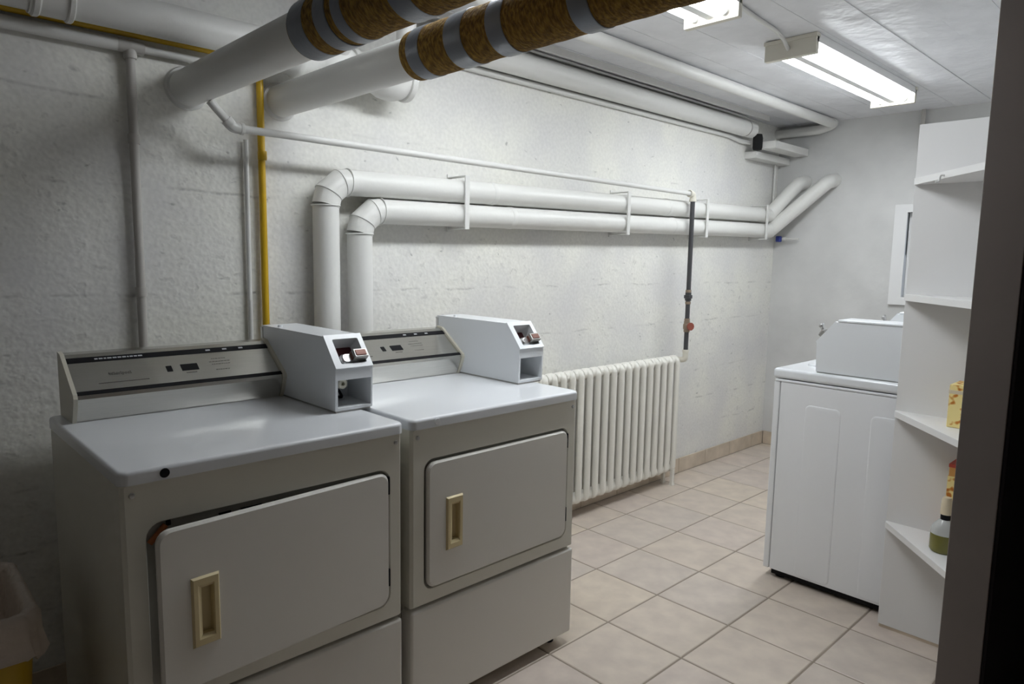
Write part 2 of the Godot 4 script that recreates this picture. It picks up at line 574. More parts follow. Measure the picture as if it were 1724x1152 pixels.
# ------------------------------------------------------------------ room
func build_shell() -> void:
	var b := MB.new()
	# floor: grout bed and loose tiles
	b.box(Vector3(NEAR - 0.1, -0.12, -0.1), Vector3(FAR + 0.1, -0.0025, 3.95))
	var fl := structure("floor", b, M["cement grout"])
	var rng := RandomNumberGenerator.new()
	rng.seed = 11
	var shapes := {}
	for i in range(-12, 9):
		for j in range(0, 13):
			var x0 := maxf(i * TILE, NEAR)
			var x1 := minf((i + 1) * TILE, FAR)
			var z0 := maxf(j * TILE - 0.0928, 0.0)
			var z1 := minf((j + 1) * TILE - 0.0928, 3.85)
			if x1 - x0 < 0.02 or z1 - z0 < 0.02 or j > 8 and i > 2: continue
			var key := "%.3f %.3f" % [x1 - x0, z1 - z0]
			if not shapes.has(key):
				var t := MB.new()
				var g := 0.0035
				var hx := (x1 - x0) / 2 - g
				var hz := (z1 - z0) / 2 - g
				var e := 0.003
				var lo := [Vector3(-hx, -0.006, -hz), Vector3(hx, -0.006, -hz), Vector3(hx, -0.006, hz), Vector3(-hx, -0.006, hz)]
				var mid := [Vector3(-hx, -0.0018, -hz), Vector3(hx, -0.0018, -hz), Vector3(hx, -0.0018, hz), Vector3(-hx, -0.0018, hz)]
				var top := [Vector3(-hx + e, 0, -hz + e), Vector3(hx - e, 0, -hz + e), Vector3(hx - e, 0, hz - e), Vector3(-hx + e, 0, hz - e)]
				t.loft([lo, mid, top])
				shapes[key] = t.mesh(Vector3.ZERO, 20.0)
			var o := MeshInstance3D.new()
			o.name = "tile"
			o.mesh = shapes[key]
			o.material_override = M["glazed beige tile %d" % rng.randi_range(0, 3)]
			o.position = Vector3((x0 + x1) / 2, rng.randf_range(-0.0004, 0.0), (z0 + z1) / 2)
			fl.add_child(o, true)
	# ceiling with the marks of its boards
	b = MB.new()
	b.box(Vector3(NEAR - 0.1, CEIL + 0.006, -0.1), Vector3(FAR + 0.1, CEIL + 0.16, 3.95))
	var ce := structure("ceiling", b, M["white ceiling paint"])
	var z := -0.043
	while z < PART:
		var pl := MB.new()
		var lower := rng.randf_range(0.0, 0.004)
		pl.rbox(Vector3(NEAR, CEIL - lower, maxf(z, 0.0) + 0.0003), Vector3(FAR, CEIL + 0.02, minf(z + 0.19, PART + 0.05) - 0.0003), 0.0015, 1)
		part(ce, "plank", pl, M["white ceiling paint"])
		z += 0.19
	# long wall
	b = MB.new()
	b.box(Vector3(NEAR - 0.1, -0.1, -0.12), Vector3(FAR + 0.1, CEIL + 0.1, 0.0))
	structure("wall_back", b, M["painted board-formed concrete"], func(p: Vector3): return Vector2((p.x - NEAR) / (FAR - NEAR), (CEIL - p.y) / CEIL))
	# end wall with the window opening
	b = MB.new()
	var t := Transform3D(Basis(Vector3(0, 0, 1), Vector3.UP, Vector3(-1, 0, 0)), Vector3(FAR, 0, 0))
	var outer := rect(-0.1, -0.1, PART + 0.12, CEIL + 0.1)
	var hole := rect(0.885, 1.15, 1.40, 1.69)
	b.annulus(outer, hole, t)
	b.wall(outer, t, -0.14, 0.0)
	b.wall(hole, t, -0.14, 0.0, true)
	var s := b.v.size()
	b.annulus(outer, hole, t.translated_local(Vector3(0, 0, -0.14)))
	b.facing(s, Vector3(1, 0, 0))
	structure("wall_right", b, M["painted plaster"])
	# window
	b = MB.new()
	var fo := rect(0.81, 1.10, 1.475, 1.74)
	b.annulus(fo, hole, t.translated_local(Vector3(0, 0, 0.022)))
	b.wall(fo, t, 0.0, 0.022)
	b.wall(hole, t, -0.02, 0.022, true)
	var wn := structure("window_1", b, M["window frame paint"])
	b = MB.new()
	var sash := rect(0.90, 1.165, 1.385, 1.675)
	b.annulus(hole, sash, t.translated_local(Vector3(0, 0, -0.035)))
	b.wall(sash, t, -0.07, -0.035, true)
	s = b.v.size()
	b.annulus(hole, sash, t.translated_local(Vector3(0, 0, -0.07)))
	b.facing(s, Vector3(1, 0, 0))
	part(wn, "sash", b, M["window frame paint"])
	b = MB.new()
	b.box(Vector3(FAR + 0.05, 1.165, 0.90), Vector3(FAR + 0.054, 1.675, 1.385))
	part(wn, "pane", b, M["window glass"])
	# partition whose end is the doorway's jamb
	b = MB.new()
	b.rbox(Vector3(-0.546, 0.0, PART), Vector3(FAR + 0.1, CEIL + 0.004, PART + 0.09), 0.004, 1)
	structure("wall_front", b, M["painted plaster"])
	b = MB.new()      # dark steel frame lining the doorway
	b.rbox(Vector3(-0.56, 0.0, PART - 0.006), Vector3(-0.546, CEIL + 0.003, PART + 0.0935), 0.003, 1)
	structure("trim_1", b, M["partition paint"])
	b = MB.new()  # added sheet over the hall face of the partition, its darkness painted in
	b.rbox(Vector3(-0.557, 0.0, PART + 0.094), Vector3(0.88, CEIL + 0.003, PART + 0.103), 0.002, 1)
	structure("hall_shade_2", b, M["unlit hall black"])
	# unlit hall the picture is taken from
	b = MB.new()
	b.box(Vector3(NEAR - 0.12, -0.1, -0.1), Vector3(NEAR, CEIL + 0.1, 3.95))
	structure("wall_left", b, M["hall paint"])
	b = MB.new()
	b.box(Vector3(NEAR - 0.1, -0.1, 3.85), Vector3(FAR + 0.1, CEIL + 0.1, 3.97))
	structure("wall_hall", b, M["hall paint"])
	b = MB.new()
	b.box(Vector3(0.9, 0.0, PART + 0.09), Vector3(1.0, CEIL + 0.004, 3.85))
	structure("wall_hall_end", b, M["hall paint"])
	# tiled skirting
	b = MB.new()
	b.box(Vector3(NEAR, 0.0, 0.0), Vector3(FAR, 0.094, 0.004))
	var bb := structure("baseboard_back", b, M["cement grout"])
	var x := NEAR + 0.06
	while x < FAR - 0.01:
		var p := MB.new()
		p.rbox(Vector3(x + 0.0018, 0.002, 0.002), Vector3(minf(x + 0.32, FAR - 0.01) - 0.0018, 0.098, 0.0095), 0.0025, 1)
		part(bb, "tile", p, M["tan skirting tile"])
		x += 0.32
	b = MB.new()
	b.box(Vector3(FAR - 0.004, 0.0, 0.0), Vector3(FAR, 0.094, PART))
	bb = structure("baseboard_right", b, M["cement grout"])
	z = 0.01
	while z < PART - 0.02:
		var p := MB.new()
		p.rbox(Vector3(FAR - 0.0095, 0.002, z + 0.0018), Vector3(FAR - 0.002, 0.098, minf(z + 0.32, PART) - 0.0018), 0.0025, 1)
		part(bb, "tile", p, M["tan skirting tile"])
		z += 0.32

# ------------------------------------------------------------------ ceiling lights
func build_fixture(x0: float, long: float, label: String, whole: bool) -> void:
	var x1 := x0 + long
	var zc := 0.96 if whole else 0.945
	var top := CEIL - 0.005
	var o := thing("fluorescent_light", label, "ceiling light", Vector3(x0 + long / 2, CEIL, zc), "fluorescent ceiling lights")
	var b := MB.new()
	# pan with a raised spine between the tubes
	b.prism([Vector2(-0.114, top), Vector2(-0.114, top - 0.034), Vector2(-0.108, top - 0.034), Vector2(-0.100, top - 0.014), Vector2(-0.03, top - 0.018), Vector2(-0.017, top - 0.066), Vector2(0.017, top - 0.066), Vector2(0.03, top - 0.018), Vector2(0.100, top - 0.014), Vector2(0.108, top - 0.034), Vector2(0.114, top - 0.034), Vector2(0.114, top)], Transform3D(Basis(Vector3(0, 0, 1), Vector3.UP, Vector3(-1, 0, 0)), Vector3(x1 - 0.008, 0, zc)), long - 0.016)
	part(o, "housing", b, M["fitting white"])
	for k in 2:
		b = MB.new()
		var xa := x0 if k == 0 else x1 - 0.028
		b.rbox(Vector3(xa, CEIL - 0.088, zc - 0.114), Vector3(xa + 0.028, top, zc + 0.114), 0.004, 1)
		b.box(Vector3(xa - (0.0 if k else 0.004), CEIL - 0.02, zc - 0.117), Vector3(xa + 0.028 + (0.004 if k else 0.0), top, zc + 0.117))
		part(o, "end_plate", b, M["fitting cream"])
	for sd in [-1.0, 1.0]:
		b = MB.new()
		b.rod(Vector3(x0 + 0.045, CEIL - 0.056, zc + sd * 0.06), Vector3(x1 - 0.045, CEIL - 0.056, zc + sd * 0.06), 0.019, 20)
		part(o, "tube", b, M["fluorescent tube"])
		for k in 2:
			b = MB.new()
			var xe := x0 + 0.028 if k == 0 else x1 - 0.046
			b.lathe([Vector2(0.0, 0.0), Vector2(0.018, 0.0), Vector2(0.018, 0.018), Vector2(0.0, 0.018)], Transform3D(Basis(Vector3(0, 1, 0), Vector3(1, 0, 0), Vector3(0, 0, -1)), Vector3(xe, CEIL - 0.056, zc + sd * 0.06)), 16)
			part(o, "lampholder", b, M["fitting white"])
	var l := AreaLight3D.new()
	l.name = "tube_light"
	o.add_child(l, true)
	l.global_transform = Transform3D(Basis(Vector3.RIGHT, -PI / 2), Vector3(x0 + long / 2, CEIL - 0.092, zc))
	l.area_size = Vector2(long - 0.11, 0.17)
	l.light_energy = LAMP * (long - 0.11) / 1.18
	l.light_color = Color(0.965, 0.985, 1.0)
	l.area_range = 12.0
	l.area_attenuation = 2.0
	l.shadow_enabled = true
	if whole:
		b = MB.new()
		b.tube(bend([Vector3(-0.235, CEIL - 0.014, 1.01), Vector3(0.0, CEIL - 0.012, 0.985), Vector3(0.2, CEIL - 0.013, 0.97), Vector3(0.31, CEIL - 0.022, 0.955), Vector3(0.363, CEIL - 0.052, 0.953)], 0.2, 5), 0.008, 12)
		single("lamp_cable", b, M["white pipe paint"], "white flexible cable on the ceiling linking the two tube lights", "cable")

# ------------------------------------------------------------------ coin box (shared by dryers and washers); local axes: x across, z to the front
func coin_box(parent: Node3D, t: Transform3D, w: float, deep: float, y0: float, hgt: float, lock: bool) -> void:
	# profile in z (front = deep) and y
	var slope0 := Vector2(deep - 0.068, hgt)
	var slope1 := Vector2(deep + 0.004, hgt - 0.088)
	var prof := [Vector2(0, 0), Vector2(deep, 0), slope1, slope0, Vector2(0, hgt)]
	var b := MB.new()
	var lo := Vector3(0, y0, 0)
	for side in 2:
		var sx := 0.0 if side == 0 else w
		var s := b.v.size()
		for i in range(1, 4):
			b.tri(lo + Vector3(sx, prof[0].y, prof[0].x), lo + Vector3(sx, prof[i].y, prof[i].x), lo + Vector3(sx, prof[i + 1].y, prof[i + 1].x))
		b.facing(s, Vector3(-1 if side == 0 else 1, 0, 0))
	var strip := func(p: Vector2, q: Vector2, out: Vector3): b.face(lo + Vector3(0, p.y, p.x), lo + Vector3(w, p.y, p.x), lo + Vector3(w, q.y, q.x), lo + Vector3(0, q.y, q.x), out)
	strip.call(prof[0], prof[1], Vector3.DOWN)
	strip.call(prof[3], prof[4], Vector3.UP)
	strip.call(prof[4], prof[0], Vector3.FORWARD)
	# sloping face with the opening for the coin slide
	var along_s := Vector3(0, slope0.y - slope1.y, slope0.x - slope1.x)
	var sl := along_s.length()
	var ts := Transform3D(Basis(Vector3.RIGHT, along_s.normalized(), Vector3.RIGHT.cross(along_s.normalized())), lo + Vector3(0, slope1.y, slope1.x))
	var so := rect(0, 0, w, sl)
	var si := rrect(0.022, 0.014, w - 0.016, sl - 0.016, 0.004, 2)
	b.annulus(so, si, ts)
	b.wall(si, ts, -0.05, 0.0, true)
	# raised rim round it
	var ro := rect(0.0, 0.0, w, sl)
	b.annulus(ro, si, ts.translated_local(Vector3(0, 0, 0.005)))
	b.wall(ro, ts, 0.0, 0.005)
	b.wall(si, ts, 0.0, 0.005, true)
	# front face with the open money compartment
	var tf := Transform3D(Basis(), lo + Vector3(0, 0, deep))
	var front_h := slope1.y
	var tilt := Transform3D(Basis(Vector3.RIGHT, (Vector3(0, slope1.y, slope1.x - deep)).normalized(), Vector3.RIGHT.cross(Vector3(0, slope1.y, slope1.x - deep).normalized())), lo + Vector3(0, 0, deep))
	var oo := rect(0, 0, w, front_h)
	var oi := rect(0.008, 0.008, w - 0.005, front_h - 0.032)
	b.annulus(oo, oi, tilt)
	b.wall(oi, tilt, -0.13, 0.0, true)
	b.cap(oi, tilt, -0.13)
	b.xf(t)
	var case_ := part(parent, "coin_box", b, M["white steel"], 30.0)
	# foot flange
	b = MB.new()
	b.box(lo + Vector3(0.004, -0.006, 0.01), lo + Vector3(w - 0.004, 0.0, deep - 0.004))
	b.xf(t)
	part(case_, "base_gasket", b, M["dull steel"])
	# inside of the slide opening, dark red
	b = MB.new()
	b.box(Vector3(0.022, 0.014, -0.052), Vector3(w - 0.016, sl - 0.016, -0.046))
	b.xf(t * ts)
	part(case_, "slide_well", b, M["dark red plastic"])
	# chromed coin slide with its cup and pushed-in tongue
	b = MB.new()
	b.loft([lift(rrect(0.03, 0.018, w - 0.03, 0.05, 0.012), ts, -0.04), lift(rrect(0.03, 0.018, w - 0.03, 0.05, 0.012), ts, -0.004), lift(rrect(0.036, 0.022, w - 0.036, 0.046, 0.010), ts, 0.003)])
	b.xf(t)
	part(case_, "coin_slide", b, M["chrome"])
	b = MB.new()
	b.rbox(Vector3(w * 0.52, 0.022, -0.02), Vector3(w - 0.012, 0.052, 0.022), 0.004, 2)
	b.xf(t * ts)
	var tongue := part(case_, "slide_block", b, M["dull steel"])
	b = MB.new()
	b.rbox(Vector3(w * 0.56, 0.027, 0.018), Vector3(w - 0.018, 0.047, 0.0245), 0.003, 1)
	b.rbox(Vector3(w * 0.50, 0.026, -0.012), Vector3(w * 0.53, 0.048, 0.012), 0.003, 1)
	b.xf(t * ts)
	part(case_, "coin", b, M["copper coin"])
	# hinge at the rear corner
	b = MB.new()
	b.rod(lo + Vector3(-0.004, hgt - 0.01, 0.0), lo + Vector3(0.03, hgt - 0.002, -0.002), 0.005, 10)
	b.rbox(lo + Vector3(-0.003, hgt - 0.06, -0.006), lo + Vector3(0.002, hgt - 0.005, 0.008), 0.002, 1)
	b.xf(t)
	part(case_, "hinge", b, M["chrome"])
	b = MB.new()
	b.lathe([Vector2(0, 0.008), Vector2(0.007, 0.007), Vector2(0.008, 0.0), Vector2(0, 0.0)], Transform3D(Basis(), lo + Vector3(0.02, hgt, 0.09)), 14)
	b.xf(t)
	part(case_, "screw_cap", b, M["white steel"])
	if lock:
		b = MB.new()
		b.lathe([Vector2(0.006, 0.0), Vector2(0.006, 0.012), Vector2(0.013, 0.012), Vector2(0.015, 0.009), Vector2(0.015, 0.0)], Transform3D(Basis(Vector3(1, 0, 0), Vector3(0, 0, 1), Vector3(0, -1, 0)), lo + Vector3(0.034, 0.074, deep - 0.026)), 20)
		b.rod(lo + Vector3(0.034, 0.074, deep - 0.13), lo + Vector3(0.034, 0.074, deep - 0.024), 0.006, 12)
		b.xf(t)
		part(case_, "lock", b, M["bone plastic"])
		b = MB.new()
		b.tube(bend([lo + Vector3(0.075, 0.015, deep - 0.12), lo + Vector3(0.07, 0.02, deep - 0.08), lo + Vector3(0.06, 0.045, deep - 0.09), lo + Vector3(0.055, 0.05, deep - 0.128)], 0.02, 4), 0.004, 8)
		b.xf(t)
		part(case_, "latch_wire", b, M["black trim"])

# ------------------------------------------------------------------ dryers
func build_dryer(x0: float, ajar: bool) -> void:
	var W := 0.69
	var zf := 0.862
	var label := "clothes dryer at the left, its door standing ajar, black badge on the top" if ajar else "clothes dryer with its door shut, standing beside the radiator"
	var o := thing("clothes_dryer", label, "dryer", Vector3(x0 + W / 2, 0, 0.53), "coin-operated dryers")
	var at := Transform3D(Basis(), Vector3(x0, 0, 0))
	var b := MB.new()
	var pts := []
	b.rbox(Vector3(0.0, 0.03, 0.205), Vector3(W, 0.884, zf - 0.055), 0.006, 1)
	b.xf(at)
	part(o, "cabinet", b, M["almond enamel"])
	# front frame round the door opening
	b = MB.new()
	var tz := Transform3D(Basis(), Vector3(0, 0, zf))
	var e := 0.008
	var fo := rrect(0, 0.362, W, 0.884, 0.004, 2)
	var fi := rrect(e, 0.362 + e * 0.5, W - e, 0.884 - 0.002, 0.004, 2)
	var op := rrect(0.044, 0.404, 0.652, 0.793, 0.034, 5)
	var op2 := rrect(0.047, 0.407, 0.649, 0.790, 0.032, 5)
	b.annulus(fi, op, tz)
	for i in fo.size():
		var j := (i + 1) % fo.size()
		var n: Vector2 = fo[i] + fo[j] - Vector2(W, 1.246)
		b.face(Vector3(fo[i].x, fo[i].y, zf - e), Vector3(fo[j].x, fo[j].y, zf - e), Vector3(fi[j].x, fi[j].y, zf), Vector3(fi[i].x, fi[i].y, zf), Vector3(n.x, n.y, 0.4))
	b.wall(fo, tz, -0.0545, -e)
	for i in op.size():
		var j := (i + 1) % op.size()
		b.face(tz * Vector3(op[i].x, op[i].y, 0), tz * Vector3(op[j].x, op[j].y, 0), tz * Vector3(op2[j].x, op2[j].y, -0.006), tz * Vector3(op2[i].x, op2[i].y, -0.006), Vector3(0.349 - op[i].x, 0.597 - op[i].y, 1.0))
	b.wall(op2, tz, -0.05, -0.006, true)
	b.xf(at)
	var fr := part(o, "front_panel", b, M["almond enamel"])
	# recess behind the door with the drum mouth
	b = MB.new()
	var mouth := []
	for i in 28: mouth.append(Vector2(0.349 + 0.20 * cos(TAU * i / 28), 0.597 + 0.155 * sin(TAU * i / 28)))
	b.annulus(op2, mouth, tz.translated_local(Vector3(0, 0, -0.012)))
	b.xf(at)
	part(fr, "recess", b, M["dryer frame grey"])
	b = MB.new()
	b.wall(mouth, tz, -0.054, -0.012, true)
	b.cap(mouth, tz, -0.054)
	b.xf(at)
	part(fr, "drum_mouth", b, M["galvanised steel"])
	if ajar:
		b = MB.new()
		b.rod(Vector3(0.0525, 0.748, zf - 0.004), Vector3(0.086, 0.781, zf - 0.005), 0.0065, 10)
		b.xf(at)
		part(fr, "door_strap", b, M["orange latch"])
		b = MB.new()
		b.rbox(Vector3(0.088, 0.776, zf - 0.013), Vector3(0.098, 0.7885, zf - 0.008), 0.002, 1)
		b.xf(at)
		part(fr, "latch", b, M["black trim"])
		for q in [[0.20, 0.772, 0.228, 0.777], [0.25, 0.768, 0.30, 0.776], [0.33, 0.768, 0.36, 0.776]]:
			b = MB.new()
			b.rbox(Vector3(q[0], q[1], zf - 0.0125), Vector3(q[2], q[3], zf - 0.009), 0.001, 1)
			b.xf(at)
			part(fr, "gasket_clip", b, M["black trim"])
	# kick panel
	b = MB.new()
	b.rbox(Vector3(0.0, 0.042, zf - 0.054), Vector3(W, 0.353, zf + 0.002), 0.009, 2)
	b.xf(at)
	part(o, "lower_panel", b, M["door enamel"])
	# dark seam and plinth behind
	b = MB.new()
	b.box(Vector3(0.006, 0.340, zf - 0.053), Vector3(W - 0.006, 0.372, zf - 0.040))
	b.xf(at)
	part(o, "seam_rail", b, M["almond enamel"])
	for p in [[0.04, 0.25], [W - 0.04, 0.25], [0.05, 0.80], [W - 0.05, 0.80]]:
		b = MB.new()
		b.lathe([Vector2(0, 0), Vector2(0.02, 0), Vector2(0.02, 0.008), Vector2(0.009, 0.012), Vector2(0.009, 0.034), Vector2(0, 0.034)], Transform3D(Basis(), Vector3(p[0], 0, p[1])), 14)
		b.xf(at)
		part(o, "foot", b, M["black trim"])
	# worktop
	b = MB.new()
	var s0 := rrect(-0.004, 0.20, W + 0.004, zf + 0.008, 0.02, 4)
	var flat := Transform3D(Basis(Vector3.RIGHT, Vector3(0, 0, 1), Vector3.UP), Vector3.ZERO)
	var loops := [lift(s0, flat, 0.8845)]
	for k in 5:
		var a := PI / 2 * k / 4.0
		var ins := 0.009 * (1.0 - cos(a))
		loops.append(lift(rrect(-0.004 + ins, 0.20 + ins, W + 0.004 - ins, zf + 0.008 - ins, 0.02 - ins * 0.5, 4), flat, 0.905 + 0.009 * sin(a)))
	b.loft(loops)
	b.xf(at)
	var topm := part(o, "worktop", b, M["white enamel"])
	b = MB.new()
	var badge_t := Transform3D(Basis(Vector3(1, 0, 0), Vector3(0, 0, 1), Vector3(0, -1, 0)), Vector3(x0 + 0.085, 0.8985, zf + 0.0075))
	if ajar:
		b.lathe([Vector2(0, 0.002), Vector2(0.0095, 0.0018), Vector2(0.0105, 0.0), Vector2(0, 0.0)], badge_t, 20)
		part(topm, "badge", b, M["black trim"])
	else:
		b.lathe([Vector2(0.0, 0.0016), Vector2(0.0075, 0.0018), Vector2(0.0095, 0.0014), Vector2(0.0105, 0.0), Vector2(0, 0.0)], badge_t, 20)
		part(topm, "badge_plug", b, M["white steel"])
	for sx in [0.022, W - 0.020]:
		b = MB.new()
		b.lathe([Vector2(0, 0.005), Vector2(0.005, 0.004), Vector2(0.0065, 0.0), Vector2(0, 0.0)], Transform3D(Basis(Vector3(1, 0, 0), Vector3(0, 0, 1), Vector3(0, -1, 0)), Vector3(x0 + sx, 0.8605, zf)), 12)
		part(o, "screw", b, M["chrome"])
	# door
	var hinge := Vector3(0.646, 0, zf + 0.002)
	var swing := at * Transform3D(Basis(), hinge) * Transform3D(Basis(Vector3.UP, deg_to_rad(3.4 if ajar else 0.3)), Vector3.ZERO) * Transform3D(Basis(), -hinge)
	var dz := Transform3D(Basis(), Vector3(0, 0, zf + 0.006))
	var do := rrect(0.053, 0.411, 0.645, 0.783, 0.028, 5)
	var d2 := rrect(0.058, 0.416, 0.640, 0.778, 0.026, 5)
	var hx := 0.1165 if ajar else 0.117
	var hy := 0.503 if ajar else 0.510
	var ho := rect(hx + 0.010, hy + 0.014, hx + 0.052, hy + 0.146)
	b = MB.new()
	b.annulus(d2, ho, dz)
	for i in do.size():
		var j := (i + 1) % do.size()
		b.face(dz * Vector3(do[i].x, do[i].y, -0.005), dz * Vector3(do[j].x, do[j].y, -0.005), dz * Vector3(d2[j].x, d2[j].y, 0), dz * Vector3(d2[i].x, d2[i].y, 0), Vector3(do[i].x - 0.349, do[i].y - 0.597, 0.5))
	b.wall(do, dz, -0.013, -0.005)
	b.cap(do, dz, -0.013, true)
	b.xf(swing)
	var door := part(o, "door", b, M["door enamel"], 30.0)
	# cream pull: frame and pocket
	b = MB.new()
	var h0 := rect(hx, hy, hx + 0.062, hy + 0.16)
	var h1 := rect(hx + 0.004, hy + 0.004, hx + 0.058, hy + 0.156)
	var h2 := rect(hx + 0.013, hy + 0.018, hx + 0.049, hy + 0.142)
	var h3 := rect(hx + 0.022, hy + 0.026, hx + 0.047, hy + 0.134)
	b.annulus(h1, h2, dz.translated_local(Vector3(0, 0, 0.006)))
	for i in 4:
		var j := (i + 1) % 4
		var c := Vector2(hx + 0.031, hy + 0.08)
		var out: Vector2 = (h0[i] + h0[j]) * 0.5 - c
		b.face(dz * Vector3(h0[i].x, h0[i].y, 0), dz * Vector3(h0[j].x, h0[j].y, 0), dz * Vector3(h1[j].x, h1[j].y, 0.006), dz * Vector3(h1[i].x, h1[i].y, 0.006), Vector3(out.x, out.y, 0.02))
		b.face(dz * Vector3(h2[i].x, h2[i].y, 0.006), dz * Vector3(h2[j].x, h2[j].y, 0.006), dz * Vector3(h3[j].x, h3[j].y, 0.001), dz * Vector3(h3[i].x, h3[i].y, 0.001), Vector3(-out.x, -out.y, 0.3))
	b.wall(h3, dz, -0.0122, 0.001, true)
	b.cap(h3, dz, -0.0122)
	b.xf(swing)
	part(door, "handle", b, M["cream plastic"], 15.0)
	for hy2 in [0.46, 0.72]:
		b = MB.new()
		b.rbox(Vector3(0.644, hy2, zf - 0.014), Vector3(0.650, hy2 + 0.05, zf + 0.003), 0.002, 1)
		b.xf(at)
		part(door, "hinge", b, M["black trim"])
	# control console: profile in z and y, run along x
	var xa := 0.036
	var xb := 0.592
	var prof := [Vector2(0.205, 0.914), Vector2(0.334, 0.914), Vector2(0.346, 0.936), Vector2(0.356, 0.962), Vector2(0.361, 0.978), Vector2(0.357, 0.988), Vector2(0.228, 1.080), Vector2(0.205, 1.084)]
	var cx := Transform3D(Basis(Vector3(0, 0, 1), Vector3.UP, Vector3(-1, 0, 0)), Vector3(xb, 0, 0))
	b = MB.new()
	b.prism(prof, cx, xb - xa)
	b.xf(at)
	var con := part(o, "console", b, M["brushed aluminium"], 20.0)
	for k in 2:
		b = MB.new()
		var cap := []
		for p in prof: cap.append(p + Vector2(0.0, 0.0) + (Vector2(0.007, 0.004) if p.x > 0.21 and p.y > 0.92 else Vector2(0.004 if p.x > 0.3 else 0.0, 0.004 if p.y > 1.0 else 0.0)))
		b.prism(cap, Transform3D(Basis(Vector3(0, 0, 1), Vector3.UP, Vector3(-1, 0, 0)), Vector3(xa if k == 0 else xb + 0.010, 0, 0)), 0.010)
		b.xf(at)
		var ec := part(con, "end_cap", b, M["bone plastic"], 20.0)
	# things lying on the sloping face: axes x along, y up the slope
	var up := Vector3(0, 1.080 - 0.988, 0.228 - 0.357)
	var fl := up.length()
	var tf := at * Transform3D(Basis(Vector3.RIGHT, up.normalized(), Vector3.RIGHT.cross(up.normalized())), Vector3(0, 0.988, 0.357))
	var bars := [[xa, fl * 0.78, xb, fl * 0.90, "black trim", "trim_strip"], [xa, fl * 0.0, xb, fl * 0.085, "black trim", "trim_strip"], [0.272, fl * 0.37, 0.287, fl * 0.51, "black trim", "display"], [0.312, fl * 0.36, 0.359, fl * 0.52, "black trim", "display"], [0.094, fl * 0.235, 0.219, fl * 0.25, "dark print", "rule_line"], [0.320, fl * 0.29, 0.350, fl * 0.305, "dark print", "rule_line"]]
	for p in bars:
		b = MB.new()
		b.box(Vector3(p[0], p[1], 0.0), Vector3(p[2], p[3], 0.0012 if p[4] == "black trim" else 0.0004))
		b.xf(tf)
		part(con, p[5], b, M[p[4]])
	var rng := RandomNumberGenerator.new()
	rng.seed = 5
	b = MB.new()
	var px := 0.104
	while px < 0.214:      # line of small pale print in the upper strip
		var pw := rng.randf_range(0.004, 0.011)
		b.box(Vector3(px, fl * 0.825, 0.001), Vector3(px + pw, fl * 0.855, 0.0016))
		px += pw + 0.0025
	for q in [0.40, 0.45, 0.50]: b.box(Vector3(q, fl * 0.825, 0.001), Vector3(q + 0.013, fl * 0.86, 0.0016))
	b.xf(tf)
	part(con, "printed_line", b, M["pale print"]).set_meta("kind", "stuff")
	b = MB.new()
	for q in [[0.405, 0.445, 0.60], [0.395, 0.455, 0.52], [0.400, 0.450, 0.45], [0.405, 0.44, 0.30]]:
		px = q[0]
		while px < q[1]:
			var pw := rng.randf_range(0.003, 0.008)
			b.box(Vector3(px, fl * q[2], 0.0), Vector3(px + pw, fl * (q[2] + 0.012), 0.0004))
			px += pw + 0.002
	b.xf(tf)
	part(con, "printed_text", b, M["dark print"]).set_meta("kind", "stuff")
	var txt := TextMesh.new()
	var font := SystemFont.new()
	font.font_names = PackedStringArray(["Droid Serif"])
	font.font_italic = true
	txt.font = font
	txt.text = "Whirlpool"
	txt.font_size = 16
	txt.pixel_size = 0.00072
	txt.depth = 0.0008
	var lg := MeshInstance3D.new()
	lg.name = "maker_logo"
	lg.mesh = txt
	lg.material_override = M["dark print"]
	con.add_child(lg, true)
	lg.global_transform = tf * Transform3D(Basis(), Vector3(0.153, fl * 0.45, 0.0004))
	b = MB.new()
	b.tube(arc(Vector3(0.138, fl * 0.47, 0.0008), Vector3(0.014, 0.002, 0), Vector3(-0.001, 0.005, 0), 150, 400, 12), 0.0006, 6)
	b.xf(tf)
	part(lg, "swoosh", b, M["dark print"])
	# coin box bolted over the right end
	coin_box(o, Transform3D(Basis(), Vector3(x0 + 0.602, 0, 0.195)), 0.121, 0.468, 0.920, 0.208, ajar)

